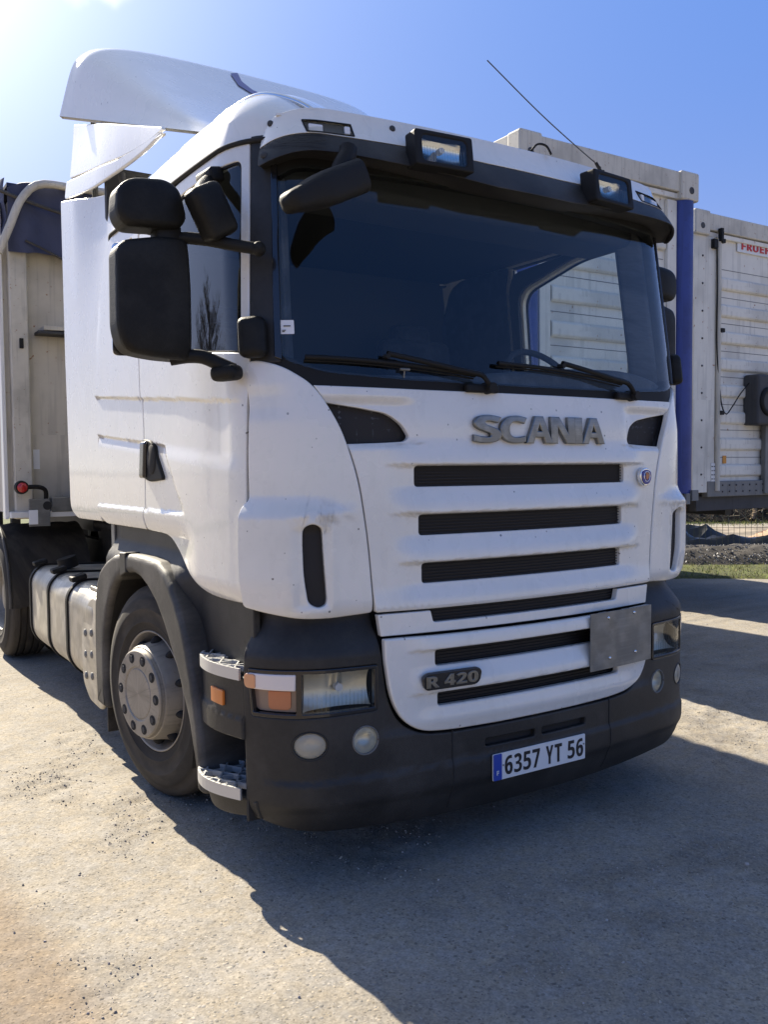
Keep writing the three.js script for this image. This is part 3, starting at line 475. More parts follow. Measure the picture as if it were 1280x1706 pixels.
  for (const z of [-4.6, -5.9, -7.2]) { for (const s of [-1, 1]) trailerWheel(t, s * 1.24, z, TW); B('axle', rod([-0.95, 0.5, z], [0.95, 0.5, z], 0.07), M.steelDark); B('axle_hanger', [bx(0.10, 0.6, 0.16, -0.42, 0.78, z), bx(0.10, 0.6, 0.16, 0.42, 0.78, z)], M.steelDark); }
}
// ------------------------------------------------------------ what the glass mirrors: a bare poplar to the rear, a house and trees across the yard in front
function bareTree(label, x, z, H, seed, spread = 0.32) {
  const t = thing('bare_tree', label, 'tree', [x, 0, z], 0, 'bare trees round the yard'), r = rng(seed), bark = std({ color: lin(0.10, 0.085, 0.07), roughness: 0.95 });
  mk('trunk', uvm(norm(new THREE.CylinderGeometry(0.05, 0.20, H * 0.9, 9).translate(0, H * 0.45, 0))), bark, t);
  const limbs = [], twigs = [];
  for (let i = 0; i < 46; i++) {
    const y = H * (0.16 + 0.74 * i / 46), a = r() * 6.283, L = H * spread * (1 - 0.62 * i / 46) * (0.6 + 0.5 * r()), up = 0.95 + 0.5 * r(), e = [Math.cos(a) * L * 0.55, y + L * up, Math.sin(a) * L * 0.55];
    limbs.push(rod([0, y, 0], e, 0.045, 5, 0.014));
    for (let k = 0; k < 13; k++) { const q = 0.25 + 0.75 * r(), b = r() * 6.283, l = L * 0.35 * (0.5 + r()), s = [e[0] * q, lerp(y, e[1], q), e[2] * q]; twigs.push(rod(s, [s[0] + Math.cos(b) * l * 0.4, s[1] + l, s[2] + Math.sin(b) * l * 0.4], 0.016, 4, 0.005)); for (let w = 0; w < 3; w++) { const c = r() * 6.283, f = 0.3 + 0.6 * r(), l2 = l * 0.4; const s2 = [s[0] + Math.cos(b) * l * 0.4 * f, s[1] + l * f, s[2] + Math.sin(b) * l * 0.4 * f]; twigs.push(rod(s2, [s2[0] + Math.cos(c) * l2 * 0.5, s2[1] + l2, s2[2] + Math.sin(c) * l2 * 0.5], 0.010, 3, 0.004)); } }
  }
  mk('limbs', limbs, bark, t); const tw = mk('crown', twigs, bark, t); tw.userData.kind = 'stuff'; return t;
}

// ------------------------------------------------------------ the lorry (white tractor unit)
const truck = thing('lorry', 'white lorry tractor unit with sun visor, black bumper and six-slot grille', 'lorry');
const T = (name, geo, mat, parent = truck) => mk(name, geo, mat, parent);

// --- front: grille panel in three pieces with six slots
const slots = [[0.585, 1.524, 1.605], [0.567, 1.334, 1.415], [0.555, 1.145, 1.225]];
const sawAt = (ys, fadeS) => (s, y) => {                               // shelves: each one swells towards the slot below it and steps back above the slot
  let d = 0; const a = Math.abs(s);
  for (const [hs, y0, y1] of ys) {                                     // y0..y1 the slot; the lip over it at y1
    const f = 1 - ss(hs + 0.01, hs + 0.15, a);
    d += f * (0.017 * ss(y1 + 0.115, y1 + 0.012, y) * ss(y1 - 0.004, y1 + 0.010, y) - 0.012 * ss(y1 + 0.008, y1 - 0.006, y) * ss(y0 - 0.07, y0 + 0.01, y));
  }
  return d;
};
const sawTop = sawAt(slots), lowSlots = [[0.515, 0.82, 0.885], [0.505, 0.660, 0.716]], sawLow = sawAt(lowSlots);
const rslot = (h, a, b) => box4(-h, h, a, b, 0.016);
const ventDip = (s, y) => { const a = Math.abs(s); return -0.022 * ss(0.56, 0.66, a) * ss(1.875, 1.835, y) * ss(1.665, 1.70, y) * (1 - 0.0 * a); };
const mainR = [[0, 1.900, 0], [0.5, 1.901, 0], [0.992, 1.906, 0.004], [0.946, 1.843, 0.004], [0.814, 1.826, 0.02], [0.691, 1.806, 0.06], [0.632, 1.765, 0.05], [0.606, 1.716, 0.02], [0.625, 1.699, 0.015], [0.721, 1.694, 0.02], [0.866, 1.689, 0.003], [0.821, 1.553, 0.1], [0.787, 1.325, 0.1], [0.764, 1.047, 0.012], [0.5, 1.044, 0]];
const grille = T('grille_panel', skin(both(mainR), { holes: slots.map((q) => rslot(...q)), th: 0.028, bev: 0.005, seg: 3, disp: (s, y) => sawTop(s, y) + ventDip(s, y) + 0.010 * ss(1.15, 1.05, y) * ss(1.04, 1.06, y), max: 0.022, wx: 0.45 }), M.white);
T('grille_strip', skin(both([[0, 0.990, 0], [0.512, 0.990, 0.012], [0.524, 1.037, 0.004], [0.755, 1.038, 0.006], [0.742, 0.953, 0.006], [0.4, 0.950, 0]]), { th: 0.03, bev: 0.004, d0: 0.002, max: 0.05 }), M.white);
const lowR = [[0, 0.942, 0], [0.4, 0.943, 0], [0.741, 0.946, 0.006], [0.738, 0.862, 0.02], [0.716, 0.719, 0.06], [0.668, 0.622, 0.05], [0.58, 0.567, 0.07], [0.45, 0.555, 0.08], [0.2, 0.552, 0]];
const lower = T('lower_grille_panel', skin(both(lowR), { holes: lowSlots.map((q) => rslot(...q)), th: 0.035, bev: 0.008, seg: 3, d0: 0.034, disp: (s, y) => sawLow(s, y) - 0.016 * ss(0.62, 0.54, y), max: 0.022, wx: 0.45 }), M.white);
// dark insect screens behind the slots, each with its own fine bars
{
  const scr = (h, a, b, parent, d) => {
    const bars = [sheet(box4(-h - 0.02, h + 0.02, a - 0.02, b + 0.02), { d0: d })];
    for (let y = a + 0.004; y < b; y += 0.0125) bars.push(bend(bx(2 * h, 0.004, 0.006, 0, y, 0), (s, yy, q) => cab(s, yy, q + d + 0.006), 0.12));
    T('slot_screen', bars, M.mesh, parent);
  };
  for (const q of slots) scr(...q, grille, -0.036);
  for (const q of lowSlots) scr(...q, lower, -0.026);
  scr(0.525, 0.985, 1.05, grille, -0.036);
  for (const k of [1, -1]) {
    const o = [[0.96, 1.85], [0.80, 1.835], [0.66, 1.81], [0.60, 1.75], [0.59, 1.69], [0.87, 1.68], [0.92, 1.76]];
    T('vent_screen', sheet(k > 0 ? o : flip(o), { d0: -0.05 }), M.mesh, grille);
  }
  T('front_liner', bend(bx(1.9, 1.40, 0.02, 0, 1.24, 0), (s, y, d) => cab(s, y, d - 0.12), 0.08), M.gap);
}
// lettering, crest, type badge, blank steel plate
{
  const w = [0.128, 0.130, 0.136, 0.128, 0.050, 0.136], str = 'SCANIA'; let x = -0.322;
  const gap = (0.727 - w.reduce((a, b) => a + b, 0)) / 5;
  for (let i = 0; i < 6; i++) {
    const g = i === 4 ? ex(shape(box4(-0.025, 0.025, -0.057, 0.057), [], 0.002), 0.02, 0.003).translate(0, 0, 0.02) : text(str[i], w[i] + (i === 4 ? 0.0 : 0.012), 0.114, 0.020, 0.035, 6);
    T('letter', onCab(g, x + w[i] / 2, 1.751, 0.001, 0.06), M.letter, grille);
    x += w[i] + gap;
  }
  const crest = T('crest', onCab(ex(shape([[-0.042, 0.03], [0, 0.046], [0.042, 0.03], [0.046, -0.005], [0.030, -0.034], [0, -0.047], [-0.030, -0.034], [-0.046, -0.005]], [], 0.02), 0.022, 0.005, 3), 0.712, 1.546, 0.022), M.chrome, truck);
  T('crest_field', onCab(ex(shape([[-0.034, 0.024], [0, 0.036], [0.034, 0.024], [0.037, -0.004], [0.024, -0.028], [0, -0.037], [-0.024, -0.028], [-0.037, -0.004]], [], 0.016), 0.006, 0.001), 0.712, 1.546, 0.026), M.swirl, crest);
  T('crest_ring', onCab(norm(new THREE.TorusGeometry(0.023, 0.0022, 6, 28)), 0.712, 1.548, 0.026), M.chrome, crest);
  const griffin = [[-0.004, 0.020], [0.002, 0.012], [0.010, 0.017], [0.008, 0.008], [0.016, 0.006], [0.009, 0], [0.015, -0.010], [0.005, -0.008], [0.003, -0.020], [-0.003, -0.010], [-0.013, -0.014], [-0.009, -0.003], [-0.016, 0.003], [-0.008, 0.007], [-0.012, 0.015]];
  T('crest_figure', onCab(ex(shape(griffin, [], 0.002), 0.004, 0.0008), 0.712, 1.548, 0.029), std({ color: lin(0.55, 0.22, 0.08), roughness: 0.4 }), crest);
  const badge = T('type_badge', onCab(ex(shape([[-0.135, 0.020], [-0.110, 0.036], [0.120, 0.036], [0.140, 0.020], [0.132, -0.018], [0.112, -0.034], [-0.112, -0.034], [-0.126, -0.020]], [], 0.018), 0.018, 0.005, 3), -0.461, 0.769, 0.060), M.blackGloss, truck);
  T('badge_letter', onCab(text('R', 0.056, 0.046, 0.008, 0.03), -0.550, 0.768, 0.056), M.letter, badge);
  [['4', -0.474], ['2', -0.421], ['0', -0.368]].forEach(([c, s]) => T('badge_letter', onCab(text(c, 0.051, 0.046, 0.008, 0.03), s, 0.770, 0.056), M.letter, badge));
  const sp = T('steel_plate', onCab(ex(shape(box4(-0.214, 0.214, -0.127, 0.127), [], 0.004), 0.004, 0.0008), 0.482, 0.828, 0.062, 0.2), M.galv, truck);
  for (const [a, b] of [[-0.10, 0.10], [0.08, 0.105], [-0.09, -0.08], [0.09, -0.075]]) T('screw', onCab(norm(new THREE.SphereGeometry(0.008, 10, 6)), 0.482 + a, 0.828 + b, 0.062), M.chrome, sp);
  T('bracket', [onCab(bx(0.05, 0.05, 0.04), 0.40, 0.92, 0.03), onCab(bx(0.05, 0.05, 0.04), 0.56, 0.92, 0.03)], M.galv, sp);
}

// --- corner panels (wind deflectors) with their upright slot
const cornR = [[1.240, 2.000, 0.01], [1.196, 2.003, 0.03], [1.102, 1.979, 0.05], [0.999, 1.914, 0.06], [0.950, 1.846, 0.04], [0.885, 1.731, 0.06], [0.827, 1.553, 0.08], [0.793, 1.325, 0.08], [0.770, 1.046, 0.015], [0.924, 1.036, 0.03], [1.06, 1.040, 0.05], [1.175, 1.062, 0.05], [1.274, 1.082, 0.015], [1.284, 1.24, 0.05], [1.279, 1.462, 0.02], [1.258, 1.480, 0.02], [1.260, 1.647, 0.05], [1.252, 1.826, 0.03], [1.256, 1.917, 0.02]];
const slotR = [[1.046, 1.33, 0.03], [1.044, 1.380, 0.03], [1.010, 1.398, 0.03], [0.974, 1.378, 0.03], [0.970, 1.288, 0.04], [0.957, 1.110, 0.02], [0.962, 1.090, 0.02], [0.992, 1.080, 0.03], [1.028, 1.098, 0.03], [1.043, 1.2, 0.04]];
const cornDisp = (s, y) => {
  const a = Math.abs(s); let d = 0.040 * ss(1.50, 1.41, y) * ss(0.86, 1.10, a) * (1 - 0.45 * ss(1.20, 1.04, y));
  d += 0.012 * ss(1.40, 1.425, y) * ss(1.47, 1.43, y) * ss(0.80, 0.95, a) * ss(1.12, 1.0, a);       // brow over the slot
  d -= 0.014 * ss(1.395, 1.36, y) * ss(0.93, 0.965, a) * ss(1.09, 1.05, a) * ss(1.06, 1.10, y);
  d -= 0.006 * ss(1.92, 1.86, y) * ss(1.77, 1.83, y) * ss(1.05, 1.15, a);
  d -= 0.030 * Math.pow(cl((1.10 - y) / 0.07), 2);
  return d;
};
for (const k of [1, -1]) {
  const f = k > 0 ? (q) => q : flip;
  const c = T('corner_panel', skin(f(cornR), { holes: [f(slotR)], th: 0.03, bev: 0.006, seg: 3, disp: cornDisp, max: 0.028, d0: 0.003 }), M.white);
  T('slot_screen', sheet(f([[1.07, 1.42], [0.94, 1.42], [0.93, 1.06], [1.06, 1.06]]), { d0: -0.018, disp: (s, y) => 0.6 * cornDisp(s, y) }), M.mesh, c);
}

// --- bumper with headlamps and fog lamps
const bumpDisp = (s, y) => {
  const a = Math.abs(s); let d = 0.022;
  d -= 2.2 * Math.pow(Math.max(0, 0.36 - y), 2); d -= 0.085 * ss(0.885, 1.04, y);
  d += 0.010 * ss(0.44, 0.41, y) * ss(0.30, 0.34, y) * ss(1.25, 1.1, a);
  d -= 0.012 * ss(0.555, 0.60, y) * ss(0.80, 0.70, a);
  return d;
};
const lampHole = [[1.262, 0.852, 0.012], [1.063, 0.854, 0.01], [0.766, 0.852, 0.012], [0.766, 0.676, 0.012], [1.065, 0.672, 0.02], [1.246, 0.674, 0.012]];
const circ = (cx, cy, rx, ry, n = 22) => { const o = []; for (let i = 0; i < n; i++) o.push([cx + rx * Math.cos(i / n * 6.2832), cy + ry * Math.sin(i / n * 6.2832), 0.002]); o.r = 0.002; return o; };
const fogs = [[1.029, 0.567, 0.062, 0.052], [0.818, 0.567, 0.052, 0.054]];
const bumpR = [[0, 0.545, 0], [0.45, 0.546, 0.05], [0.585, 0.557, 0.07], [0.678, 0.614, 0.05], [0.724, 0.715, 0.06], [0.744, 0.860, 0.02], [0.758, 1.040, 0.004], [1.28, 1.075, 0.004], [1.284, 0.93, 0.004], [1.284, 0.60, 0.02], [1.276, 0.33, 0.04], [1.24, 0.275, 0.05], [1.07, 0.228, 0.1], [0.83, 0.205, 0.1], [0.5, 0.188, 0.1], [0.2, 0.185, 0]];
const bumper = T('bumper', skin(both(bumpR), { holes: [...[lampHole, flip(lampHole)], ...fogs.flatMap((q) => [circ(...q), circ(-q[0], ...q.slice(1))]), box4(-0.28, -0.02, 0.462, 0.492, 0.01), box4(0.02, 0.28, 0.462, 0.492, 0.01)], th: 0.03, bev: 0.006, disp: bumpDisp, max: 0.045 }), M.plastic);
T('air_inlet', sheet(box4(-0.30, 0.30, 0.45, 0.50), { d0: -0.004 }), M.gap, bumper);
for (const k of [1, -1]) {
  const f = k > 0 ? (q) => q : flip;
  T('panel_seam', bend(bx(0.004, 0.33, 0.003, 0.44 * k, 0.39, 0), (s, y, d) => cab(s, y, d + bumpDisp(s, y) + 0.0005), 0.03), M.gap, bumper);
  const hl = T('headlamp', skin(f(lampHole), { th: 0.01, d0: -0.105, bev: 0.001, max: 0.05 }), M.blackGloss);
  T('lamp_rim', skin(f(lampHole), { holes: [f([[1.052, 0.838, 0.006], [0.780, 0.838, 0.006], [0.780, 0.692, 0.006], [1.054, 0.688, 0.006]]), f([[1.255, 0.838, 0.006], [1.074, 0.838, 0.006], [1.076, 0.688, 0.006], [1.238, 0.690, 0.006]])], th: 0.03, d0: 0.025, bev: 0.003, max: 0.05 }), M.blackGloss, hl);
  // reflector: a faceted bowl pressed back behind the clear glass
  const bowl = bend(new THREE.ShapeGeometry(shape(f([[1.052, 0.838], [0.780, 0.838], [0.780, 0.692], [1.054, 0.688]]))), (s, y, d) => { const a = (Math.abs(s) - 0.915) / 0.140, b = (y - 0.764) / 0.075; return cab(s, y, d + 0.004 - 0.085 * Math.sqrt(cl(1 - 0.5 * a * a - 0.5 * b * b)) + 0.02 * ss(0.18, 0.0, Math.abs(a + 0.1)) * (b > 0 ? 1 : 0)); }, 0.012);
  T('reflector', bowl, M.reflector, hl);
  T('bulb', onCab(norm(new THREE.CylinderGeometry(0.016, 0.016, 0.03, 14)).rotateX(Math.PI / 2), 0.90 * k, 0.765, -0.055), M.paper, hl);
  { const fl = []; for (let i = 0; i < 16; i++) fl.push(onCab(bx(0.002, 0.05 + 0.02 * (i % 3), 0.003, 0, 0, 0), (0.80 + i * 0.0155) * k, 0.725, 0.0175)); const m = T('glass_flutes', fl, M.lens, hl); m.userData.kind = 'stuff'; }
  T('lamp_glass', sheet(f([[1.052, 0.838], [0.780, 0.838], [0.780, 0.692], [1.054, 0.688]]), { d0: 0.020 }), M.lens, hl);
  const ind = part('indicator', truck);
  T('clear_lens', skin(f([[1.275, 0.836, 0.02], [1.074, 0.838, 0.006], [1.076, 0.775, 0.006], [1.272, 0.776, 0.02]]), { th: 0.03, d0: 0.026, bev: 0.006 }), phy({ color: lin(0.78, 0.70, 0.64), roughness: 0.22, clearcoat: 0.7 }), ind);
  T('amber_corner', skin(f([[1.275, 0.833, 0.02], [1.225, 0.833, 0.01], [1.225, 0.779, 0.01], [1.272, 0.779, 0.02]]), { th: 0.008, d0: 0.031, bev: 0.003 }), phy({ color: lin(0.72, 0.34, 0.16), roughness: 0.25, clearcoat: 0.6 }), ind);
  T('amber_lens', skin(f([[1.185, 0.770, 0.006], [1.096, 0.770, 0.006], [1.096, 0.700, 0.02], [1.185, 0.700, 0.02]]), { th: 0.006, d0: 0.006, bev: 0.002 }), phy({ color: lin(0.50, 0.17, 0.07), roughness: 0.3, clearcoat: 0.6 }), ind);
  T('smoked_lens', skin(f([[1.262, 0.772, 0.006], [1.074, 0.772, 0.006], [1.076, 0.690, 0.01], [1.238, 0.692, 0.02]]), { th: 0.006, d0: 0.000, bev: 0.002 }), phy({ color: lin(0.26, 0.18, 0.13), roughness: 0.3, clearcoat: 0.6 }), ind);
  fogs.forEach(([s, y, rx, ry], i) => {
    const rim = norm(new THREE.TorusGeometry(1, 0.075, 8, 36)); rim.scale(rx, ry, 0.10);
    const fl = T('fog_lamp', onCab(rim, s * k, y, 0.018), i ? M.steelGrey : M.plastic);
    const b2 = norm(new THREE.SphereGeometry(1, 28, 10, 0, 6.2832, Math.PI / 2, Math.PI / 2)); b2.rotateX(Math.PI / 2); b2.scale(rx * 0.98, ry * 0.98, 0.05);
    T('reflector', onCab(b2, s * k, y, 0.010), M.reflector, fl);
    const g = norm(new THREE.SphereGeometry(1, 28, 8, 0, 6.2832, 0, Math.PI / 2)); g.rotateX(Math.PI / 2); g.scale(rx * 0.96, ry * 0.96, i ? 0.010 : 0.016);
    T('lamp_glass', onCab(g, s * k, y, 0.012), i ? M.lens : M.lensFog, fl);
  });
}
// number plate
{
  const P = T('number_plate', ex(shape(box4(-0.26, 0.26, -0.055, 0.055), [], 0.006), 0.006, 0.001).translate(0, 0.373, 0.036), M.plateWhite);
  T('plate_mount', bx(0.46, 0.08, 0.05, 0, 0.373, 0.006), M.plastic, P);
  T('country_band', ex(shape(box4(-0.259, -0.215, -0.054, 0.054), [], 0.005), 0.002, 0.0004).translate(0, 0.373, 0.0385), M.plateBlue, P);
  T('country_letter', text('F', 0.012, 0.018, 0.001).translate(-0.237, 0.350, 0.0388), M.plateWhite, P);
  const chars = '6357 YT 56', ws = { ' ': 0.030 }; let x = -0.198;
  for (const c of chars) { if (c === ' ') { x += 0.026; continue; } T('plate_letter', text(c, 0.041, 0.078, 0.0015).translate(x + 0.0205, 0.373, 0.0365), M.plateText, P); x += 0.0502; }
  for (const [a, b] of [[-0.206, 0.004], [0.250, 0.012]]) T('rivet', norm(new THREE.SphereGeometry(0.004, 8, 6)).translate(a, 0.373 + b, 0.0365), M.galv, P);
}

// --- windscreen, pillars, cowl, header
const wsR = [[0, 1.930, 0], [0.6, 1.936, 0], [0.95, 1.955, 0.06], [1.108, 2.005, 0.05], [1.100, 2.35, 0], [1.092, 2.70, 0.05], [1.02, 2.742, 0.05], [0.5, 2.748, 0]].reverse();
const ws = T('windscreen', sheet(both(wsR.slice().reverse()), { d0: -0.004, max: 0.05 }), M.glass);
T('cowl', skin(both([[0, 1.938, 0], [0.6, 1.944, 0], [0.95, 1.966, 0.05], [1.13, 2.03, 0.03], [1.215, 2.02, 0.02], [1.19, 1.99, 0.02], [1.10, 1.965, 0.05], [0.99, 1.898, 0.02], [0.5, 1.892, 0]]), { th: 0.06, d0: -0.010, bev: 0.004, max: 0.05 }), M.black);
for (const k of [1, -1]) {
  const f = k > 0 ? (q) => q : flip;
  T('windscreen_pillar', skin(f([[1.235, 1.985, 0.004], [1.105, 1.99, 0.01], [1.096, 2.35, 0.1], [1.086, 2.86, 0.01], [1.190, 2.86, 0.004]]), { th: 0.07, bev: 0.008, seg: 3, d0: -0.002 }), M.plastic);
  T('pillar_lining', skin(f([[1.245, 1.96, 0.02], [1.085, 1.96, 0.03], [1.075, 2.80, 0.02], [1.235, 2.80, 0.02]]), { th: 0.13, bev: 0.02, seg: 3, d0: -0.065 }), M.interiorMid);
  T('pillar_trim', skin(f([[1.128, 2.01, 0.004], [1.100, 2.00, 0.004], [1.086, 2.75, 0.004], [1.110, 2.75, 0.004]]), { th: 0.012, bev: 0.004, d0: 0.006 }), M.blackGloss);
}
T('windscreen_header', skin(both([[0, 2.90, 0], [0.6, 2.90, 0], [1.10, 2.88, 0.01], [1.09, 2.69, 0.02], [1.02, 2.730, 0.05], [0.5, 2.736, 0]]), { th: 0.05, d0: -0.006, bev: 0.004 }), M.black);
T('sticker', sheet(box4(-1.100, -1.048, 2.096, 2.148, 0.002), { d0: 0.0 }), M.paper, ws);
T('sticker_print', onCab(mergeGeometries([bx(0.026, 0.004, 0.001, 0, 0.004, 0), bx(0.014, 0.003, 0.001, -0.012, -0.012, 0), bx(0.010, 0.003, 0.001, -0.014, -0.017, 0)].map(norm)), -1.074, 2.122, 0.0025), M.steelDark, ws);
// wipers: arm, spoiler blade, pivot cap, spray nozzle
for (const [tip, mid, end, pv] of [[[-1.015, 2.008], [-0.70, 2.020], [-0.285, 1.956], [-0.24, 1.916]], [[-0.185, 2.020], [0.16, 2.026], [0.575, 1.962], [0.63, 1.918]]]) {
  const w = part('wiper', truck);
  const A = (q, d) => cab(q[0], q[1], d), mixp = (a, b, t) => [lerp(a[0], b[0], t), lerp(a[1], b[1], t)];
  const bl = []; for (let i = 0; i <= 10; i++) bl.push(A([lerp(tip[0], end[0] - 0.02, i / 10), lerp(tip[1], end[1] + 0.008, i / 10) + 0.010 * Math.sin(i / 10 * 3.1)], 0.022));
  T('blade', [tube(bl, 0.009, 30, 6), tube(bl.map((q) => [q[0], q[1] - 0.012, q[2] - 0.012]), 0.004, 30, 5)], M.black, w);
  const ar = []; for (let i = 0; i <= 8; i++) { const t = i / 8, q = t < 0.5 ? mixp(mid, end, t * 2) : mixp(end, pv, (t - 0.5) * 2); ar.push(A([q[0], q[1] + 0.012 * (1 - t)], 0.035 + 0.012 * Math.sin(t * 3.1))); }
  T('arm', [tube(ar, 0.011, 24, 6), rod(A(mid, 0.01), A(mid, 0.045), 0.010)], M.black, w);
  T('pivot_cap', [rod(A(pv, -0.01), A(pv, 0.05), 0.026, 16, 0.02), bend(bx(0.16, 0.035, 0.03, pv[0] - 0.03, pv[1] - 0.002, 0.01, 0.01), cab, 0.05)], M.black, w);
}
T('spray_nozzle', [rod(cab(-0.62, 1.945, 0), cab(-0.62, 1.975, 0.012), 0.003), rod(cab(-0.64, 1.976, 0.014), cab(-0.60, 1.976, 0.014), 0.006)], M.galv);

// --- doors and sleeper sides
const sideDisp = (s, y) => {                                           // pressed creases: a sunk band under the window, a sunk field round the handle
  const a = Math.abs(s), c1 = 1.853 + 0.0797 * (a - 1.262), c2 = 1.650 + 0.0765 * (a - 1.262);
  let d = -0.011 * ss(c1 + 0.006, c1 - 0.008, y) * ss(c2 - 0.07, c2 + 0.008, y) * ss(1.24, 1.5, a);
  const edge = 1.80 + 0.85 * (y - 1.409) * ss(1.35, 1.5, y);
  d -= 0.014 * ss(edge - 0.02 + 0.06, edge + 0.09, a) * ss(1.402, 1.418, y) * ss(c2 + 0.000, c2 - 0.014, y);
  d -= 0.045 * Math.pow(cl((1.40 - y) / 0.10), 2) * 0.6 * ss(1.7, 2.0, a);
  d -= 0.030 * Math.pow(cl((1.17 - y) / 0.09), 2) * (1 - ss(1.7, 2.0, a));
  d += 0.006 * ss(2.02, 2.10, y) * 0;
  return d;
};
const doorR = [[1.193, 2.835, 0.01], [1.232, 2.0, 0.02], [1.264, 1.826, 0.02], [1.272, 1.647, 0.05], [1.274, 1.5, 0.02], [1.270, 1.24, 0.05], [1.262, 1.086, 0.01], [1.495, 1.080, 0.1], [1.655, 1.086, 0.09], [1.900, 1.189, 0.08], [2.10, 1.306, 0.09], [2.405, 1.312, 0.02], [2.414, 1.407, 0.05], [2.392, 2.145, 0.05], [2.360, 2.70, 0.06], [2.30, 2.800, 0.08], [1.76, 2.828, 0.1]];
const winR = [[1.236, 2.772, 0.03], [1.272, 2.036, 0.015], [1.70, 2.082, 0.05], [2.30, 2.160, 0.06], [2.26, 2.660, 0.10], [1.766, 2.770, 0.1]];
const sleepR = [[2.421, 1.312, 0.02], [3.14, 1.308, 0.04], [3.262, 1.372, 0.08], [3.25, 1.90, 0.1], [3.12, 2.48, 0.2], [2.93, 2.80, 0.15], [2.80, 2.838, 0.02], [2.31, 2.835, 0.05], [2.368, 2.72, 0.05], [2.400, 2.145, 0.05], [2.421, 1.407, 0.05]];
const recR = [[2.46, 2.20, 0.03], [2.72, 2.215, 0.10], [2.80, 2.40, 0.12], [2.70, 2.72, 0.10], [2.45, 2.75, 0.04]];
for (const k of [1, -1]) {
  const f = k > 0 ? (q) => q : flip, mx = k < 0 ? (g) => g : mirrorX;
  const door = T('door', skin(f(doorR), { holes: [f(winR)], th: 0.045, bev: 0.005, seg: 3, disp: sideDisp, max: 0.028, wx: 0.45, wy: 1.8 }), M.white);
  T('window', sheet(f(winR), { d0: -0.012 }), M.sideGlass, door);
  const grow = (P, a) => { const cx = P.reduce((t, q) => t + q[0], 0) / P.length, cy = P.reduce((t, q) => t + q[1], 0) / P.length; return P.map(([x, y, r]) => [x + Math.sign(x - cx) * a, y + Math.sign(y - cy) * a, r]); };
  T('window_seal', skin(f(grow(winR, 0.004)), { holes: [f(grow(winR, -0.008))], th: 0.012, bev: 0.002, d0: -0.006 }), M.black, door);
  // handle
  const hs = 2.29 * k, hy = 1.648, hd = T('door_handle', bend(ex(shape(f([[0.155, 0.06, 0.05], [0.11, 0.100, 0.05], [-0.02, 0.090, 0.05], [-0.185, -0.092, 0.03], [0.02, -0.104, 0.03], [0.150, -0.075, 0.04]])), 0.03, 0.008, 3), (a, b, c) => cab(a + hs, b + hy, c + 0.002), 0.03), M.black, door);
  T('handle_cup', bend(norm(new THREE.SphereGeometry(1, 20, 12)).scale(0.06, 0.070, 0.012), (a, b, c) => cab(a + hs - 0.03 * k, b + hy, c + 0.002), 0.05), M.gap, door);
  T('handle_grip', bend(norm(new RoundedBoxGeometry(0.075, 0.175, 0.03, 4, 0.0149)), (a, b, c) => cab(a + hs + 0.075 * k - 0.15 * b * k, b + hy, c + 0.004), 0.02), M.blackGloss, door);
  T('door_lining', skin(f(grow(doorR, -0.012).map((q, i) => q)), { holes: [f(grow(winR, 0.012))], th: 0.02, bev: 0.002, d0: -0.055, max: 0.08 }), M.interior, door);
  T('door_gap', sheet(f([[1.275, 2.83], [1.22, 2.82], [1.25, 1.08], [1.29, 1.07]]), { d0: -0.03 }), M.gap, door);
  const sl = T('sleeper_side', skin(f(sleepR), { holes: [f(recR)], th: 0.04, bev: 0.005, seg: 3, disp: (s, y) => sideDisp(s, y) - 0.06 * Math.pow(cl((Math.abs(s) - 3.05) / 0.21), 2) * ss(2.2, 2.7, y), max: 0.028, wx: 0.45, wy: 1.8 }), M.white);
  T('sleeper_window', sheet(f(recR), { d0: -0.03 }), M.sideGlass, sl);
  T('sleeper_lining', sheet(f(sleepR), { d0: -0.075, max: 0.1 }), M.seat, sl);
  T('sleeper_gap', sheet(f([[2.39, 1.32], [2.44, 1.32], [2.42, 2.1], [2.36, 2.82], [2.31, 2.82], [2.37, 2.1]]), { d0: -0.035 }), M.gap, sl);
}

// --- grid surface helper: f(u, v) -> [x, y, z]
function grid(nu, nv, f, closedNormals = true) {
  const P = [], UV = [], I = [];
  for (let j = 0; j <= nv; j++) for (let i = 0; i <= nu; i++) { const q = f(i / nu, j / nv); P.push(...q); UV.push(q[0] + 0.4 * q[1], q[2] + 0.4 * q[1]); }
  for (let j = 0; j < nv; j++) for (let i = 0; i < nu; i++) { const a = j * (nu + 1) + i, b = a + 1, c = a + nu + 1, d = c + 1; I.push(a, b, d, a, d, c); }
  const g = new THREE.BufferGeometry(); g.setAttribute('position', new THREE.Float32BufferAttribute(P, 3)); g.setAttribute('uv', new THREE.Float32BufferAttribute(UV, 2)); g.setIndex(I); g.computeVertexNormals(); return norm(g);
}
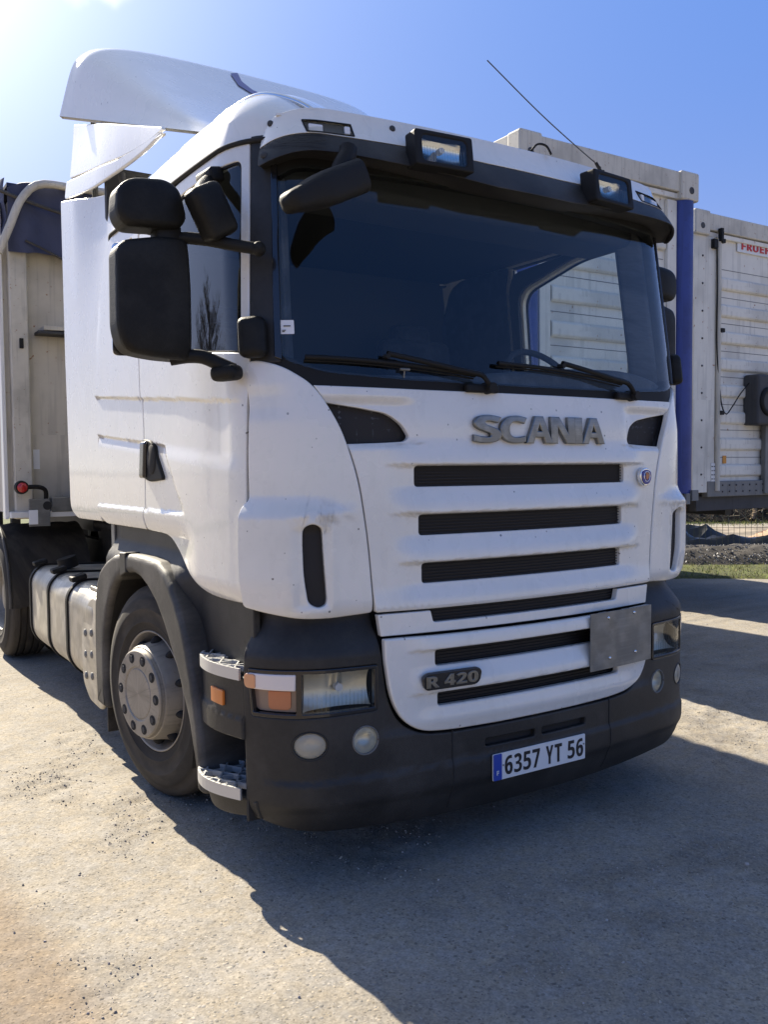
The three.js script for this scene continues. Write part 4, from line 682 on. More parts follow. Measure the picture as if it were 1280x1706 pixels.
// --- roof: a dome over the cab's plan outline
{
  const yg = 2.835, zc = -1.35, out = [];
  for (let i = 0; i <= 40; i++) out.push(cab(-1.19 + 2.38 * i / 40, yg, 0.0));
  const side = []; for (let i = 1; i <= 30; i++) side.push(cab(1.19 + 1.62 * i / 30, yg, 0));
  const last = side[side.length - 1], rear = [];
  for (let i = 1; i <= 20; i++) { const a = i / 20 * Math.PI / 2; rear.push([last[0] - 0.30 * (1 - Math.cos(a)) - 0.06 * Math.sin(a), yg, last[2] - 0.42 * Math.sin(a)]); }
  const half = [...out.slice(20), ...side, ...rear, [0, yg, rear[19][2]]], full = [...half, ...half.slice(1, -1).reverse().map((q) => [-q[0], q[1], q[2]]), half[0]];
  const len = [0]; for (let i = 1; i < full.length; i++) len.push(len[i - 1] + Math.hypot(full[i][0] - full[i - 1][0], full[i][2] - full[i - 1][2]));
  const at = (u) => { const L = u * len[len.length - 1]; let i = 1; while (i < len.length - 1 && len[i] < L) i++; const t = (L - len[i - 1]) / (len[i] - len[i - 1] || 1); return [0, 1, 2].map((k) => lerp(full[i - 1][k], full[i][k], t)); };
  const dome = (u, v) => {
    const o = at(u), t = v * v * 0.35 + v * 0.65, fr = ss(-1.0, -0.25, o[2]) * ss(1.25, 0.9, Math.abs(o[0])), re = ss(-1.9, -2.2, o[2]), n = lerp(lerp(2.25, 1.5, fr), 2.0, re);
    return [o[0] * (1 - t), yg + 0.49 * Math.pow(1 - Math.pow(1 - t, n), 1 / n), zc + (o[2] - zc) * (1 - t)];
  };
  const rf = T('roof', grid(240, 40, dome), M.white);
  T('roof_gutter', tube(full.map((q) => [q[0] * 1.003, yg + 0.004, q[2]]), 0.010, 300, 6, false), M.gap, rf);
  const rp = rf.geometry.attributes.position, roofY = (x, z) => { let b = 9, y = 0; for (let i = 0; i < rp.count; i++) { const q = Math.hypot(rp.getX(i) - x, rp.getZ(i) - z); if (q < b) { b = q; y = rp.getY(i); } } return y; };
  T('roof_trim', tube([[-1.0, -1.45], [-0.99, -1.15], [-0.975, -0.85], [-0.94, -0.62], [-0.87, -0.45], [-0.80, -0.36]].map(([x, z]) => [x, roofY(x, z) + 0.006, z]), 0.011, 40, 6), M.chrome, rf);
  for (const [x, z] of [[-0.66, -0.40], [-0.52, -0.38]]) T('roof_plug', norm(new THREE.SphereGeometry(0.03, 14, 8)).scale(1.3, 0.5, 0.9).translate(x, roofY(x, z), z), M.black, rf);
}
// --- sun visor: white upper band, smoked lower band, soffit, position lamps, spot lamps
{
  const vd = (s, y) => { const a = Math.abs(s); return lerp(0.135, 0.035, ss(2.70, 2.96, y)) * 1 - 0.11 * Math.pow(cl((a - 0.92) / 0.25), 2) * 0.9; };
  const topR = [[0, 2.948, 0], [0.5, 2.953, 0], [0.95, 2.958, 0.08], [1.105, 2.926, 0.06], [1.142, 2.86, 0.02], [1.143, 2.796, 0.002], [1.07, 2.824, 0.05], [0.98, 2.838, 0.05], [0.56, 2.838, 0.1], [0.2, 2.828, 0]];
  const botR = [[0, 2.8245, 0], [0.2, 2.8245, 0.0], [0.56, 2.8345, 0.1], [0.98, 2.8345, 0.05], [1.07, 2.820, 0.05], [1.143, 2.792, 0.002], [1.144, 2.712, 0.02], [1.09, 2.727, 0.04], [1.0, 2.755, 0.06], [0.85, 2.757, 0.1], [0.56, 2.742, 0.1], [0.2, 2.716, 0.0]];
  const posHole = [[0.990, 2.898, 0.004], [0.802, 2.902, 0.004], [0.800, 2.846, 0.004], [0.978, 2.842, 0.004]];
  const vis = T('sun_visor', skin(both(topR), { holes: [posHole, flip(posHole)], th: 0.018, bev: 0.004, seg: 3, disp: vd, max: 0.04 }), M.white);
  T('smoked_band', skin(both(botR), { th: 0.012, bev: 0.003, disp: vd, max: 0.04 }), M.plastic, vis);
  const vb = [[0, 2.724], [0.2, 2.726], [0.56, 2.752], [0.85, 2.768], [1.0, 2.765], [1.09, 2.738], [1.144, 2.722]];
  T('soffit', bend(bx(2.28, 0.01, 1, 0, 0, -0.5), (s, y, d) => { const b = tabS(vb, Math.abs(s)); return cab(s, y + b + 0.006, lerp(vd(s, b) - 0.006, -0.02, -d)); }, 0.07), M.plastic, vis);
  T('visor_top_web', bend(bx(2.16, 0.008, 0.10, 0, 2.93, -0.02), (s, y, d) => cab(s, y, d - 0.02), 0.06), M.white, vis);
  for (const k of [1, -1]) {
    const f = k > 0 ? (q) => q : flip;
    const pl = T('position_lamp', skin(f(posHole), { th: 0.004, bev: 0.001, d0: -0.022, disp: vd }), M.steelDark, vis);
    void pl;
    T('position_lamp_glass', sheet(f(posHole), { d0: -0.002, disp: vd }), M.lens, vis);
    T('position_lamp_bulb', [onCab(bx(0.05, 0.028, 0.01, 0, 0, 0, 0.004), 0.945 * k, 2.866, 0.055), onCab(bx(0.022, 0.030, 0.012, 0, 0, 0, 0.004), 0.825 * k, 2.868, 0.065)], M.paper, vis);
    const inP = (P, q) => { const cx = P.reduce((t, v) => t + v[0], 0) / 4, cy = P.reduce((t, v) => t + v[1], 0) / 4; return P.map(([x, y, r]) => [cx + (x - cx) * (1 - q * 0.3), cy + (y - cy) * (1 - q), r]); };
    T('position_lamp_frame', skin(f(inP(posHole, -0.05)), { holes: [f(inP(posHole, 0.14))], th: 0.008, bev: 0.002, d0: 0.004, disp: vd }), M.black, vis);
    for (const [s, y] of [[1.105, 2.90], [1.118, 2.755], [0.62, 2.915]]) { const b = norm(new THREE.SphereGeometry(0.013, 12, 8)).scale(1, 1, 0.6); T('bolt', bend(b, (a, c, e) => cab(a + s * k, c + y, e + vd(s, y) + 0.002), 0.05), M.steelDark, vis); }
    // oblong driving lamp
    const cs = k < 0 ? -0.470 : 0.440, ly = 2.806;
    const lp = T('spot_lamp', bend(ex(shape(box4(-0.128, 0.128, -0.070, 0.070), [box4(-0.098, 0.098, -0.050, 0.050, 0.022)], 0.012), 0.085, 0.008, 3), (a, b, c) => cab(a + cs, b + ly, c + 0.182), 0.06), M.black);
    const bowl = bend(new THREE.PlaneGeometry(0.20, 0.104, 16, 10), (a, b, c) => cab(a + cs, b + ly, c + 0.165 - 0.055 * Math.sqrt(cl(1 - 0.5 * (a / 0.1) ** 2 - 0.5 * (b / 0.052) ** 2))), 0.1);
    T('reflector', bowl, M.chrome, lp);
    T('lamp_bulb', onCab(norm(new THREE.CylinderGeometry(0.012, 0.012, 0.03, 12)).rotateX(Math.PI / 2), cs, ly + 0.008, 0.14), M.paper, lp);
    const lg = [bend(new THREE.ShapeGeometry(shape(box4(-0.099, 0.099, -0.051, 0.051), [], 0.022)), (a, b, c) => cab(a + cs, b + ly, c + 0.176), 0.03)];
    T('lamp_glass', lg, M.lens, lp);
    const fl = []; for (let i = 0; i < 15; i++) fl.push(onCab(bx(0.0035, 0.055, 0.003, (i - 7) * 0.0125, -0.018, 0), cs, ly, 0.173));
    T('glass_flutes', fl, M.lens, lp);
    T('lamp_bracket', onCab(bx(0.16, 0.10, 0.06), cs, ly + 0.01, 0.08), M.black, lp);
  }
  const hook = tube([cab(0.10, 2.955, 0.03), cab(0.13, 2.985, 0.04), cab(0.18, 2.985, 0.045), cab(0.20, 2.95, 0.05)].map((q) => q), 0.005, 16, 6);
  T('wire_loop', hook, M.black, vis);
}
// --- roof deflector and side fairings
{
  const zf = -1.25, zr = -2.98;
  const sec = (t) => ({ z: lerp(zf, zr, t), hw: lerp(0.84, 1.205, Math.max(0, t)), yb: lerp(3.20, 3.79, t), yt: 3.22 + 1.10 * Math.pow(Math.max(0, t), 1.12) - 0.035 * ss(0.93, 1.0, t) });
  const f = (u, v) => { const q = sec(v), a = Math.PI * (1 - u), n = 2 / 7, c = Math.cos(a), s = Math.sin(a), yf = Math.pow(Math.abs(s), n); return [Math.sign(c) * q.hw * Math.pow(Math.abs(c), n) * (1 - 0.10 * yf), q.yb + (q.yt + 0.035 * v * (1 - Math.pow(Math.abs(c), 2 * n)) - q.yb) * yf, q.z + 0.22 * Math.pow(Math.abs(c), 4) * (1 - v) * 0 - 0.10 * (1 - Math.abs(c)) * (1 - v)]; };
  const df = T('roof_deflector', [grid(90, 50, f), grid(90, 50, (u, v) => { const q = f(1 - u, v); return [q[0] * 0.985, q[1] - 0.014, q[2]]; }), grid(90, 2, (u, v) => { const q = f(1 - u, 1); return [q[0] * lerp(1, 0.985, v), q[1] - 0.014 * v, q[2]]; })], M.white);
  // dark crescent swirl painted on the front slope (a thin film following it)
  const cres = [[-1, 0.2], [-0.4, 0.75], [0.4, 0.8], [1.1, 0.5], [1.9, 0.75], [1.0, 0.25], [0.3, 0.45], [-0.3, 0.3], [-0.45, -0.1], [-0.1, -0.6], [-0.7, -0.45]];
  const top = (x, v) => { const c = Math.pow(cl(Math.abs(x) / (sec(v).hw * 0.9)), 3.5), s = Math.sqrt(1 - c * c); return [x, f(1 - Math.acos(Math.sign(x || 1) * c) / Math.PI, v)[1], f(0.5, v)[2] + 0 * s]; };
  T('painted_swirl', bend(ex(shape(cres, [], 0.05), 0.02, 0), (x, y, q) => { const p = top(-0.06 + x * 0.12, 0.80 - y * 0.20); return [p[0], p[1] + 0.005 + 0.05 * q, p[2] + 0.003]; }, 0.12), M.swirl, df);
  for (const k of [1, -1]) {
    const mx = k < 0 ? (g) => g : mirrorX;
    // upper wing, slanted strip, tall side fairing
    const wave = (x0) => (z, y, d) => [x0 - d + 0.10 * ss(3.1, 3.8, y) * 0.5 + 0.03 * ss(-2.3, -1.4, z), y, z];
    T('fairing_wing', mx(bend(ex(shape([[-2.98, 3.755, 0.03], [-3.0, 3.425, 0.02], [-2.40, 3.312, 0.2], [-1.80, 3.212, 0.2], [-1.44, 3.178, 0.1], [-1.27, 3.172, 0.01], [-1.285, 3.190, 0.01], [-2.15, 3.488, 0.1]]), 0.02, 0.006, 3), wave(-1.172), 0.06)), M.white);
    T('fairing_strip', mx(bend(ex(shape([[-3.03, 3.41, 0.02], [-3.04, 3.302, 0.03], [-2.65, 3.232, 0.2], [-2.31, 3.180, 0.2], [-1.86, 3.150, 0.2], [-1.45, 3.140, 0.2], [-1.24, 3.146, 0.01], [-1.42, 3.165, 0.1], [-1.82, 3.204, 0.2], [-2.39, 3.300, 0.2]]), 0.022, 0.008, 3), wave(-1.185), 0.06)), M.white);
    const sf = T('side_fairing', mx(bend(ex(shape([[-2.300, 1.312, 0.02], [-2.88, 1.305, 0.06], [-2.99, 1.37, 0.1], [-3.03, 2.3, 0], [-3.035, 3.285, 0.02], [-2.5, 3.170, 0.2], [-2.15, 3.118, 0.2], [-1.80, 3.085, 0.1], [-1.860, 2.985, 0.05], [-1.955, 2.84, 0.15], [-2.152, 2.50, 0.2], [-2.284, 1.90, 0.1], [-2.292, 1.5, 0.1]]), 0.03, 0.006, 3), (z, y, d) => [-1.200 - d + 0.10 * Math.pow(cl((y - 2.2) / 1.0), 2) * ss(-2.75, -2.0, z) + 0.02 * Math.pow(cl((1.38 - y) / 0.08), 2), y, z], 0.06)), M.white);
    T('fairing_gap', mx(sideways(norm(new THREE.ShapeGeometry(shape([[-2.20, 1.33], [-2.34, 1.33], [-2.34, 1.9], [-2.20, 2.52], [-2.0, 2.88], [-1.90, 2.86], [-2.05, 2.5], [-2.20, 1.9]])))).translate(-1.155, 0, 0)), M.gap, sf);
    for (const [p0, p1] of [[[-1.10, 3.06, -2.05], [-1.10, 3.20, -2.05]], [[-1.06, 3.05, -2.75], [-1.06, 3.80, -2.75]]]) T('fairing_brace', mx(rod(p0, p1, 0.018)), M.steelDark, sf);
  }
}
// --- mirrors (the pair on the driver's side sits a little farther back and closer in)
for (const k of [1, -1]) {
  const mx = k < 0 ? (g) => g : (g) => mirrorX(g.clone().translate(0.045, 0.06, -0.21));
  const shell = (pts, z, th, bulge) => bend(ex(shape(pts), th, 0.022, 5, 8), (x, y, d) => { const cx = pts.reduce((t, q) => t + q[0], 0) / pts.length, cy = pts.reduce((t, q) => t + q[1], 0) / pts.length, w = Math.max(...pts.map((q) => Math.abs(q[0] - cx))), h = Math.max(...pts.map((q) => Math.abs(q[1] - cy))); return [x, y, z + d + (d > -th * 0.5 ? bulge * (1 - 0.6 * ((x - cx) / w) ** 2 - 0.4 * ((y - cy) / h) ** 4) : 0)]; }, 0.025);
  const inset = (P, f, g) => { const cx = (Math.min(...P.map((q) => q[0])) + Math.max(...P.map((q) => q[0]))) / 2, cy = (Math.min(...P.map((q) => q[1])) + Math.max(...P.map((q) => q[1]))) / 2; return [P.map(([x, y, r]) => [cx + (x - cx) * f, cy + (y - cy) * g, r]), cx]; };
  const glassOf = (P, z) => { const [Q, cx] = inset(P, 0.90, 0.92); return mx(ex(shape(Q), 0.004, 0.001).rotateY(Math.PI).translate(2 * cx, 0, z)); };
  const main = [[-1.626, 2.379, 0.055], [-1.602, 2.412, 0.055], [-1.459, 2.442, 0.111], [-1.359, 2.446, 0.022], [-1.351, 2.263, 0], [-1.351, 2, 0.022], [-1.502, 2.005, 0.111], [-1.602, 2.022, 0.077], [-1.629, 2.098, 0.055]];
  const m1 = T('main_mirror', mx(smoothG(shell(main, -0.375, 0.105, 0.04), 50)), M.mirrorShell);
  T('mirror_glass', glassOf(main, -0.484), M.chrome, m1);
  const wide = [[-1.626, 2.506, 0.055], [-1.619, 2.594, 0.055], [-1.575, 2.629, 0.055], [-1.442, 2.645, 0.066], [-1.393, 2.616, 0.055], [-1.364, 2.517, 0.055], [-1.393, 2.475, 0.055], [-1.502, 2.462, 0.055], [-1.596, 2.457, 0.055]];
  const m2 = T('wide_mirror', mx(smoothG(shell(wide, -0.370, 0.105, 0.045), 50)), M.mirrorShell);
  T('mirror_glass', glassOf(wide, -0.479), M.chrome, m2);
  T('mirror_neck', mx(smoothG(bx(0.10, 0.10, 0.08, -1.43, 2.452, -0.41, 0.02), 50)), M.mirrorShell, m2);
  if (k < 0) {
    T('mirror_arm', mx(tube([[-1.42, 2.440, -0.41], [-1.375, 2.450, -0.385], [-1.30, 2.440, -0.33], [-1.22, 2.415, -0.255], [-1.168, 2.400, -0.205], [-1.160, 2.397, -0.196]], 0.0225, 30, 10)), M.mirrorShell, m1);
    T('arm_cap', norm(new THREE.SphereGeometry(0.027, 14, 10)).translate(-1.158, 2.397, -0.195), M.mirrorShell, m1);
    T('mirror_arm', mx(tube([[-1.42, 2.010, -0.42], [-1.36, 2.020, -0.39], [-1.315, 2.016, -0.36], [-1.27, 1.990, -0.32], [-1.225, 1.965, -0.285]], 0.026, 20, 10)), M.mirrorShell, m1);
    T('arm_foot', mx(smoothG(bx(0.085, 0.058, 0.11, -1.245, 1.955, -0.305, 0.024, [0, 0.6, 0.08]), 50)), M.mirrorShell, m1);
  } else T('mirror_arm', [rod([1.34, 2.50, -0.62], [1.185, 2.47, -0.44], 0.022), rod([1.34, 2.08, -0.63], [1.19, 2.02, -0.5], 0.024)], M.mirrorShell, m1);
  T('mirror_spine', mx(rod([-1.385, 2.01, -0.42], [-1.385, 2.44, -0.42], 0.017)), M.mirrorShell, m1);
  T('mirror_foot', (k < 0 ? (g) => g : mirrorX)(smoothG(bend(bx(0.10, 0.155, 0.07, -1.195, 2.085, 0.0, 0.028), (s, y, d) => cab(s, y, d + 0.03), 0.02), 60)), M.mirrorShell, m1);
  // kerb mirror hung from the door top
  if (k < 0) {
  const kg = smoothG(bx(0.135, 0.195, 0.10, 0, 0, 0, 0.032), 60); kg.rotateZ(0.50); kg.rotateY(0.15); kg.translate(-1.30, 2.532, -0.29);
  const km = T('kerb_mirror', mx(kg), M.mirrorShell);
  T('mirror_arm', mx(tube([[-1.315, 2.60, -0.335], [-1.29, 2.645, -0.40], [-1.235, 2.70, -0.50], [-1.17, 2.755, -0.58]], 0.028, 16, 8)), M.mirrorShell, km);
  T('arm_foot', mx(smoothG(bx(0.06, 0.06, 0.14, -1.195, 2.745, -0.56, 0.016, [0, 0.1, 0.2]), 50)), M.mirrorShell, km);
  }
  if (k < 0) {                                                          // front view mirror over the near corner of the windscreen
    const A = V([-1.160, 2.500, 0.025]), B = V([-0.836, 2.660, -0.025]), ax = B.clone().sub(A).normalize(), sd = new THREE.Vector3(0, 1, 0).cross(ax).normalize(), up2 = ax.clone().cross(sd);
    const fm = T('front_mirror', smoothG(grid(36, 30, (u, v) => {
      const t = v, cap = Math.sqrt(cl(1 - Math.pow(Math.max(0, 0.10 - t) / 0.10, 2))) * Math.sqrt(cl(1 - Math.pow(Math.max(0, t - 0.97) / 0.03, 2))), a = u * 6.2832, n = 0.55, hh = lerp(0.036, 0.062, ss(0, 0.6, t)) * cap, ww = lerp(0.050, 0.072, ss(0, 0.5, t)) * cap;
      const p = A.clone().lerp(B, t), cx = Math.sign(Math.cos(a)) * Math.pow(Math.abs(Math.cos(a)), n), cy = Math.sign(Math.sin(a)) * Math.pow(Math.abs(Math.sin(a)), n); return p.addScaledVector(sd, ww * cx).addScaledVector(up2, hh * cy).toArray();
    }), 60), M.black);
    T('mirror_arm', tube([[-0.93, 2.63, -0.02], [-0.90, 2.69, -0.03], [-0.87, 2.735, -0.04], [-0.86, 2.765, -0.05]], 0.034, 14, 10), M.black, fm);
  }
}
// --- aerial
{
  const a = T('aerial', tube([[0.742, 3.055, -0.34], [0.62, 3.125, -0.36], [0.40, 3.250, -0.385], [0.08, 3.435, -0.40]], 0.0028, 24, 6), M.steelDark);
  T('aerial_spring', [rod([0.745, 3.03, -0.338], [0.712, 3.075, -0.345], 0.008), rod([0.748, 2.99, -0.336], [0.748, 3.04, -0.336], 0.016, 12, 0.011)], M.black, a);
}
// --- interior
{
  T('cab_floor', bx(2.30, 0.04, 1.9, 0, 1.22, -1.25), M.interior);
  T('rear_wall', bx(2.30, 2.05, 0.04, 0, 2.24, -2.20), M.interior);
  T('dashboard', bend(ex(shape([[-1.10, 1.20], [1.10, 1.20], [1.12, 1.985, 0.05], [0.75, 2.05, 0.15], [0.25, 2.03, 0.1], [-0.4, 1.965, 0.1], [-1.12, 1.955, 0.05]]), 0.50, 0.03, 3), (s, y, d) => cab(s * lerp(1, 0.93, cl(-d / 0.5)), y, d - 0.05), 0.08), M.interiorMid);
  const st = part('steering_wheel', truck, [0.60, 2.02, -0.60]); st.rotation.set(-0.62, 0, 0);
  T('rim', norm(new THREE.TorusGeometry(0.215, 0.017, 10, 40)), M.interior, st);
  T('hub', norm(new THREE.SphereGeometry(0.085, 18, 10)).scale(1, 0.8, 0.45), M.interior, st);
  T('spoke', [bx(0.17, 0.045, 0.02, 0.13, -0.02, 0, 0.006), bx(0.17, 0.045, 0.02, -0.13, -0.02, 0, 0.006), bx(0.05, 0.16, 0.02, 0, -0.13, 0, 0.006)], M.interior, st);
  T('steering_column', rod([0.60, 1.60, -0.40], [0.60, 2.0, -0.63], 0.06), M.interior);
  T('grab_handle', tube([cab(1.13, 2.02, -0.09), cab(1.14, 2.08, -0.13), cab(1.135, 2.20, -0.13), cab(1.12, 2.26, -0.09)], 0.014, 16, 8), M.interior);
  for (const x of [-0.62, 0.62]) {
    const se = part('seat', truck, [x, 1.24, -1.50]);
    T('cushion', bx(0.52, 0.16, 0.52, 0, 0.46, 0.05, 0.06), M.seat, se); T('backrest', bx(0.50, 0.66, 0.16, 0, 0.82, -0.26, 0.06, [-0.14, 0, 0]).translate(0, 0, 0), M.seat, se); T('headrest', bx(0.28, 0.16, 0.12, 0, 1.17, -0.33, 0.05), M.seat, se); T('pedestal', bx(0.36, 0.40, 0.36, 0, 0.2, 0, 0.03), M.interior, se);
  }
  T('roof_lining', bx(2.31, 0.03, 1.66, 0, 2.865, -1.32), M.interior);
  T('header_shelf', bx(2.02, 0.20, 0.34, 0, 2.80, -0.52, 0.05), M.interior);
}
// --- wheels
function wheelGeo(front) {                                              // axle along +X = outwards; outer side wall at x = 0
  const R = 0.522, lathe = (P, n = 72) => norm(new THREE.LatheGeometry(P.map(([r, a]) => new THREE.Vector2(r, a)), n)).rotateZ(-Math.PI / 2);
  const w = 0.31, ty = [[0.290, -0.005], [0.300, 0.010], [0.335, 0.020], [0.338, 0.023], [0.344, 0.022], [0.395, 0.024], [0.400, 0.027], [0.408, 0.026], [0.445, 0.014], [0.462, 0.008], [0.466, 0.002], [0.490, -0.006], [0.508, -0.020], [0.5165, -0.034]];
  for (const g of [-0.075, -0.125, -0.185, -0.235]) ty.push([R, g + 0.009], [R - 0.014, g + 0.006], [R - 0.014, g - 0.006], [R, g - 0.009]);
  ty.push([0.5165, -w + 0.034], [0.49, -w + 0.006], [0.44, -w - 0.014], [0.34, -w - 0.02], [0.290, -w + 0.005]);
  const tyre = smoothG(lathe(ty, 96), 40);
  const rim = lathe([[0.2905, -0.002], [0.297, 0.006], [0.292, 0.011], [0.284, 0.004], [0.276, -0.02], [0.262, -0.05], [0.258, -0.12], [0.262, -0.26], [0.29, -w]]);
  return { tyre, rim, lathe };
}
{
  const W = wheelGeo();
  const discShape = (front) => front
    ? [[0.262, -0.085], [0.252, -0.060], [0.240, -0.020], [0.228, 0.050], [0.222, 0.060], [0.216, 0.0615], [0.2155, 0.068], [0.213, 0.072], [0.212, 0.080], [0.205, 0.087], [0.138, 0.0905], [0.133, 0.090], [0.128, 0.084], [0.122, 0.084], [0.118, 0.087], [0.0, 0.089]]
    : [[0.262, -0.05], [0.24, -0.09], [0.20, -0.15], [0.15, -0.16], [0.14, -0.11], [0.12, -0.04], [0.11, -0.03], [0, -0.03]];
  const nut = smoothG(rod([0.0, 0, 0], [0.030, 0, 0], 0.017, 6, 0.015), 20), hole = norm(new THREE.CylinderGeometry(0.0245, 0.0245, 0.003, 18)).rotateZ(Math.PI / 2), slot = norm(new THREE.SphereGeometry(1, 14, 10)).scale(0.034, 0.030, 0.020);
  const build = (name, x, z, sg, front, steer = 0) => {
    const g = part(name, truck, [x, 0.522, z]); g.rotation.y = (sg < 0 ? Math.PI : 0) + steer;
    T('tyre', W.tyre, M.rubber, g); T('rim', W.rim, M.rim, g); T('hub_disc', smoothG(W.lathe(discShape(front)), 30), M.rim, g);
    T('wheel_well', norm(new THREE.CylinderGeometry(0.262, 0.262, 0.004, 40)).rotateZ(Math.PI / 2).translate(-0.15, 0, 0), M.gap, g);
    for (let i = 0; i < 10; i++) {
      const a = (i + 0.5) / 10 * 6.2832, r = front ? 0.1725 : 0.168, xx = front ? 0.0895 : -0.155;
      if (front) T('bolt_hole', hole.clone().translate(xx - 0.0005, r * Math.cos(a), r * Math.sin(a)), M.gap, g);
      T('wheel_nut', nut.clone().translate(xx - (front ? 0.0255 : 0), r * Math.cos(a), r * Math.sin(a)), front ? M.steelDark : M.rim, g);
      const b = i / 10 * 6.2832; T('hand_hole', slot.clone().rotateZ(front ? -0.9 : -0.6).translate(front ? -0.018 : -0.10, 0, 0).translate(0, 0.238, 0).rotateX(b), M.gap, g);
    }
    return g;
  };
  const st = 10.5 * D2;
  build('front_wheel', -1.185, -1.43, -1, true, st); build('front_wheel', 1.185, -1.43, 1, true, st * 0.85);
  build('rear_wheel', -1.24, -5.45, -1, false); build('rear_wheel', 1.24, -5.45, 1, false); build('rear_wheel', -0.88, -5.45, -1, false); build('rear_wheel', 0.88, -5.45, 1, false);
}
// --- wheel arches, steps, lower side panels
for (const k of [1, -1]) {
  const mx = k < 0 ? (g) => g : mirrorX;
  const outer = [[-2.225, 0.30], [-2.245, 0.52], [-2.243, 0.705], [-2.225, 0.86], [-2.178, 0.983], [-2.10, 1.065], [-1.98, 1.120], [-1.843, 1.160], [-1.68, 1.180], [-1.506, 1.188], [-1.31, 1.190], [-1.142, 1.183], [-1.04, 1.148], [-0.96, 1.095], [-0.865, 1.005], [-0.784, 0.897], [-0.69, 0.686], [-0.63, 0.50], [-0.60, 0.34], [-0.60, 0.27]];
  const inner = [[-0.665, 0.27], [-0.680, 0.363], [-0.752, 0.547], [-0.875, 0.725], [-1.045, 0.905], [-1.15, 0.99], [-1.256, 1.043], [-1.38, 1.085], [-1.50, 1.100], [-1.66, 1.082], [-1.79, 1.03], [-1.905, 0.95], [-1.985, 0.84], [-2.03, 0.74], [-2.06, 0.60], [-2.065, 0.45], [-2.055, 0.30]];
  const P = [...outer, ...inner].map((q) => [q[0], q[1], 0.02]);
  const archW = (z, y, d) => { const o = Math.hypot(z + 1.42, y - 0.45); return [-1.262 - d + 0.035 * ss(0.60, 0.52, o), y, z]; };
  const arch = T('wheel_arch', mx(smoothG(bend(ex(shape(P), 0.24, 0.030, 4), archW, 0.05), 45)), M.plasticPale);
  T('arch_joint', mx(bend(ex(shape([[-1.705, 1.181], [-1.70, 1.06], [-1.60, 1.09], [-1.605, 1.187]]), 0.2, 0.006), (z, y, d) => [-1.2645 - d, y + 0.003, z], 0.1)), M.plastic, arch);
  T('wheel_liner', mx(norm(new THREE.CylinderGeometry(0.645, 0.645, 0.62, 40, 1, true, Math.PI * 0.5 - 1.85, 3.7)).rotateZ(Math.PI / 2).rotateX(Math.PI / 2 * 0).translate(-0.92, 0.50, -1.42)), M.plastic);
  // dark skirt between arch and door
  const skirt = [[-0.28, 1.10, 0.02], [-0.28, 0.80], [-0.60, 0.78], [-0.74, 0.80], [-0.86, 1.0, 0.05], [-1.05, 1.14, 0.08], [-1.9, 1.14, 0.05], [-2.10, 1.05], [-2.10, 1.345, 0.02], [-1.0, 1.345]];
  T('side_skirt', mx(bend(ex(shape(skirt), 0.03, 0.006), (z, y, d) => [-1.165 - d - 0.06 * ss(1.24, 1.12, y) * ss(-0.8, -1.0, z) + 0.0, y, z], 0.05)), M.plastic);
  T('skirt_bracket', mx(bx(0.012, 0.22, 0.06, -1.17, 1.22, -2.13, 0.003)), M.galv);
  T('mud_flap', mx(bx(0.30, 0.42, 0.012, -1.06, 0.34, -2.20, 0.004)), M.rubber);
  // step box
  const stp = part('step_box', truck);
  const fas = [[-0.285, 0.812], [-0.285, 0.575], [-0.66, 0.565, 0.02], [-0.735, 0.63, 0.03], [-0.735, 0.775, 0.02], [-0.70, 0.812, 0.01]];
  const bulge = (z) => 0.035 * Math.sin(cl((-0.285 - z) / 0.45) * Math.PI);
  T('upper_step_fascia', mx(bend(ex(shape(fas), 0.05, 0.008, 3), (z, y, d) => [-1.205 - d - bulge(z) - 0.012 * ss(0.665, 0.65, y), y, z], 0.03)), M.plastic, stp);
  T('side_marker', mx(bend(ex(shape(box4(-0.052, 0.052, -0.03, 0.03), [], 0.008), 0.012, 0.003), (z, y, d) => [-1.215 - d - bulge(z - 0.465), y + 0.712, z - 0.465], 0.05)), M.amber, stp);
  T('step_well', mx(bx(0.03, 0.62, 0.52, -0.98, 0.56, -0.52)), M.gap, stp);
  T('step_post', mx(bx(0.24, 0.60, 0.02, -1.08, 0.56, -0.285)), M.gap, stp);
  T('lower_step_fascia', mx(bend(ex(shape([[-0.235, 0.345], [-0.235, 0.275], [-0.45, 0.245, 0.1], [-0.68, 0.24, 0.04], [-0.79, 0.31, 0.03], [-0.76, 0.352, 0.02]]), 0.09, 0.010, 3), (z, y, d) => [-1.190 - d - 2.05 * bulge(z) + 0.5 * Math.max(0, 0.33 - y) * 0.6, y, z], 0.03)), M.plastic, stp);
  // serrated treads: a rim and a lattice of toothed bars
  const treadOf = (y, z0, z1, round) => {
    const xo = (z) => -1.214 - (round ? 2.1 : 1.3) * bulge(z), xi = -1.03, G = [];
    const rimP = []; for (let i = 0; i <= 14; i++) { const z = lerp(z0, z1, i / 14); rimP.push([xo(z) + (round ? 0.10 * Math.pow(cl((i / 14 - 0.72) / 0.28), 2) : 0.02 * Math.pow(cl((i / 14 - 0.8) / 0.2), 2)), z]); }
    for (let i = 0; i < 14; i++) { const [a, b] = [rimP[i], rimP[i + 1]]; G.push(bx(0.010, 0.045, Math.hypot(a[0] - b[0], a[1] - b[1]) + 0.004, (a[0] + b[0]) / 2, y - 0.022, (a[1] + b[1]) / 2, 0, [0, Math.atan2(b[0] - a[0], b[1] - a[1]), 0])); }
    const edgeX = (z) => { const t = cl((z - z0) / (z1 - z0)) * 14, i = Math.min(13, t | 0); return lerp(rimP[i][0], rimP[i + 1][0], t - i); };
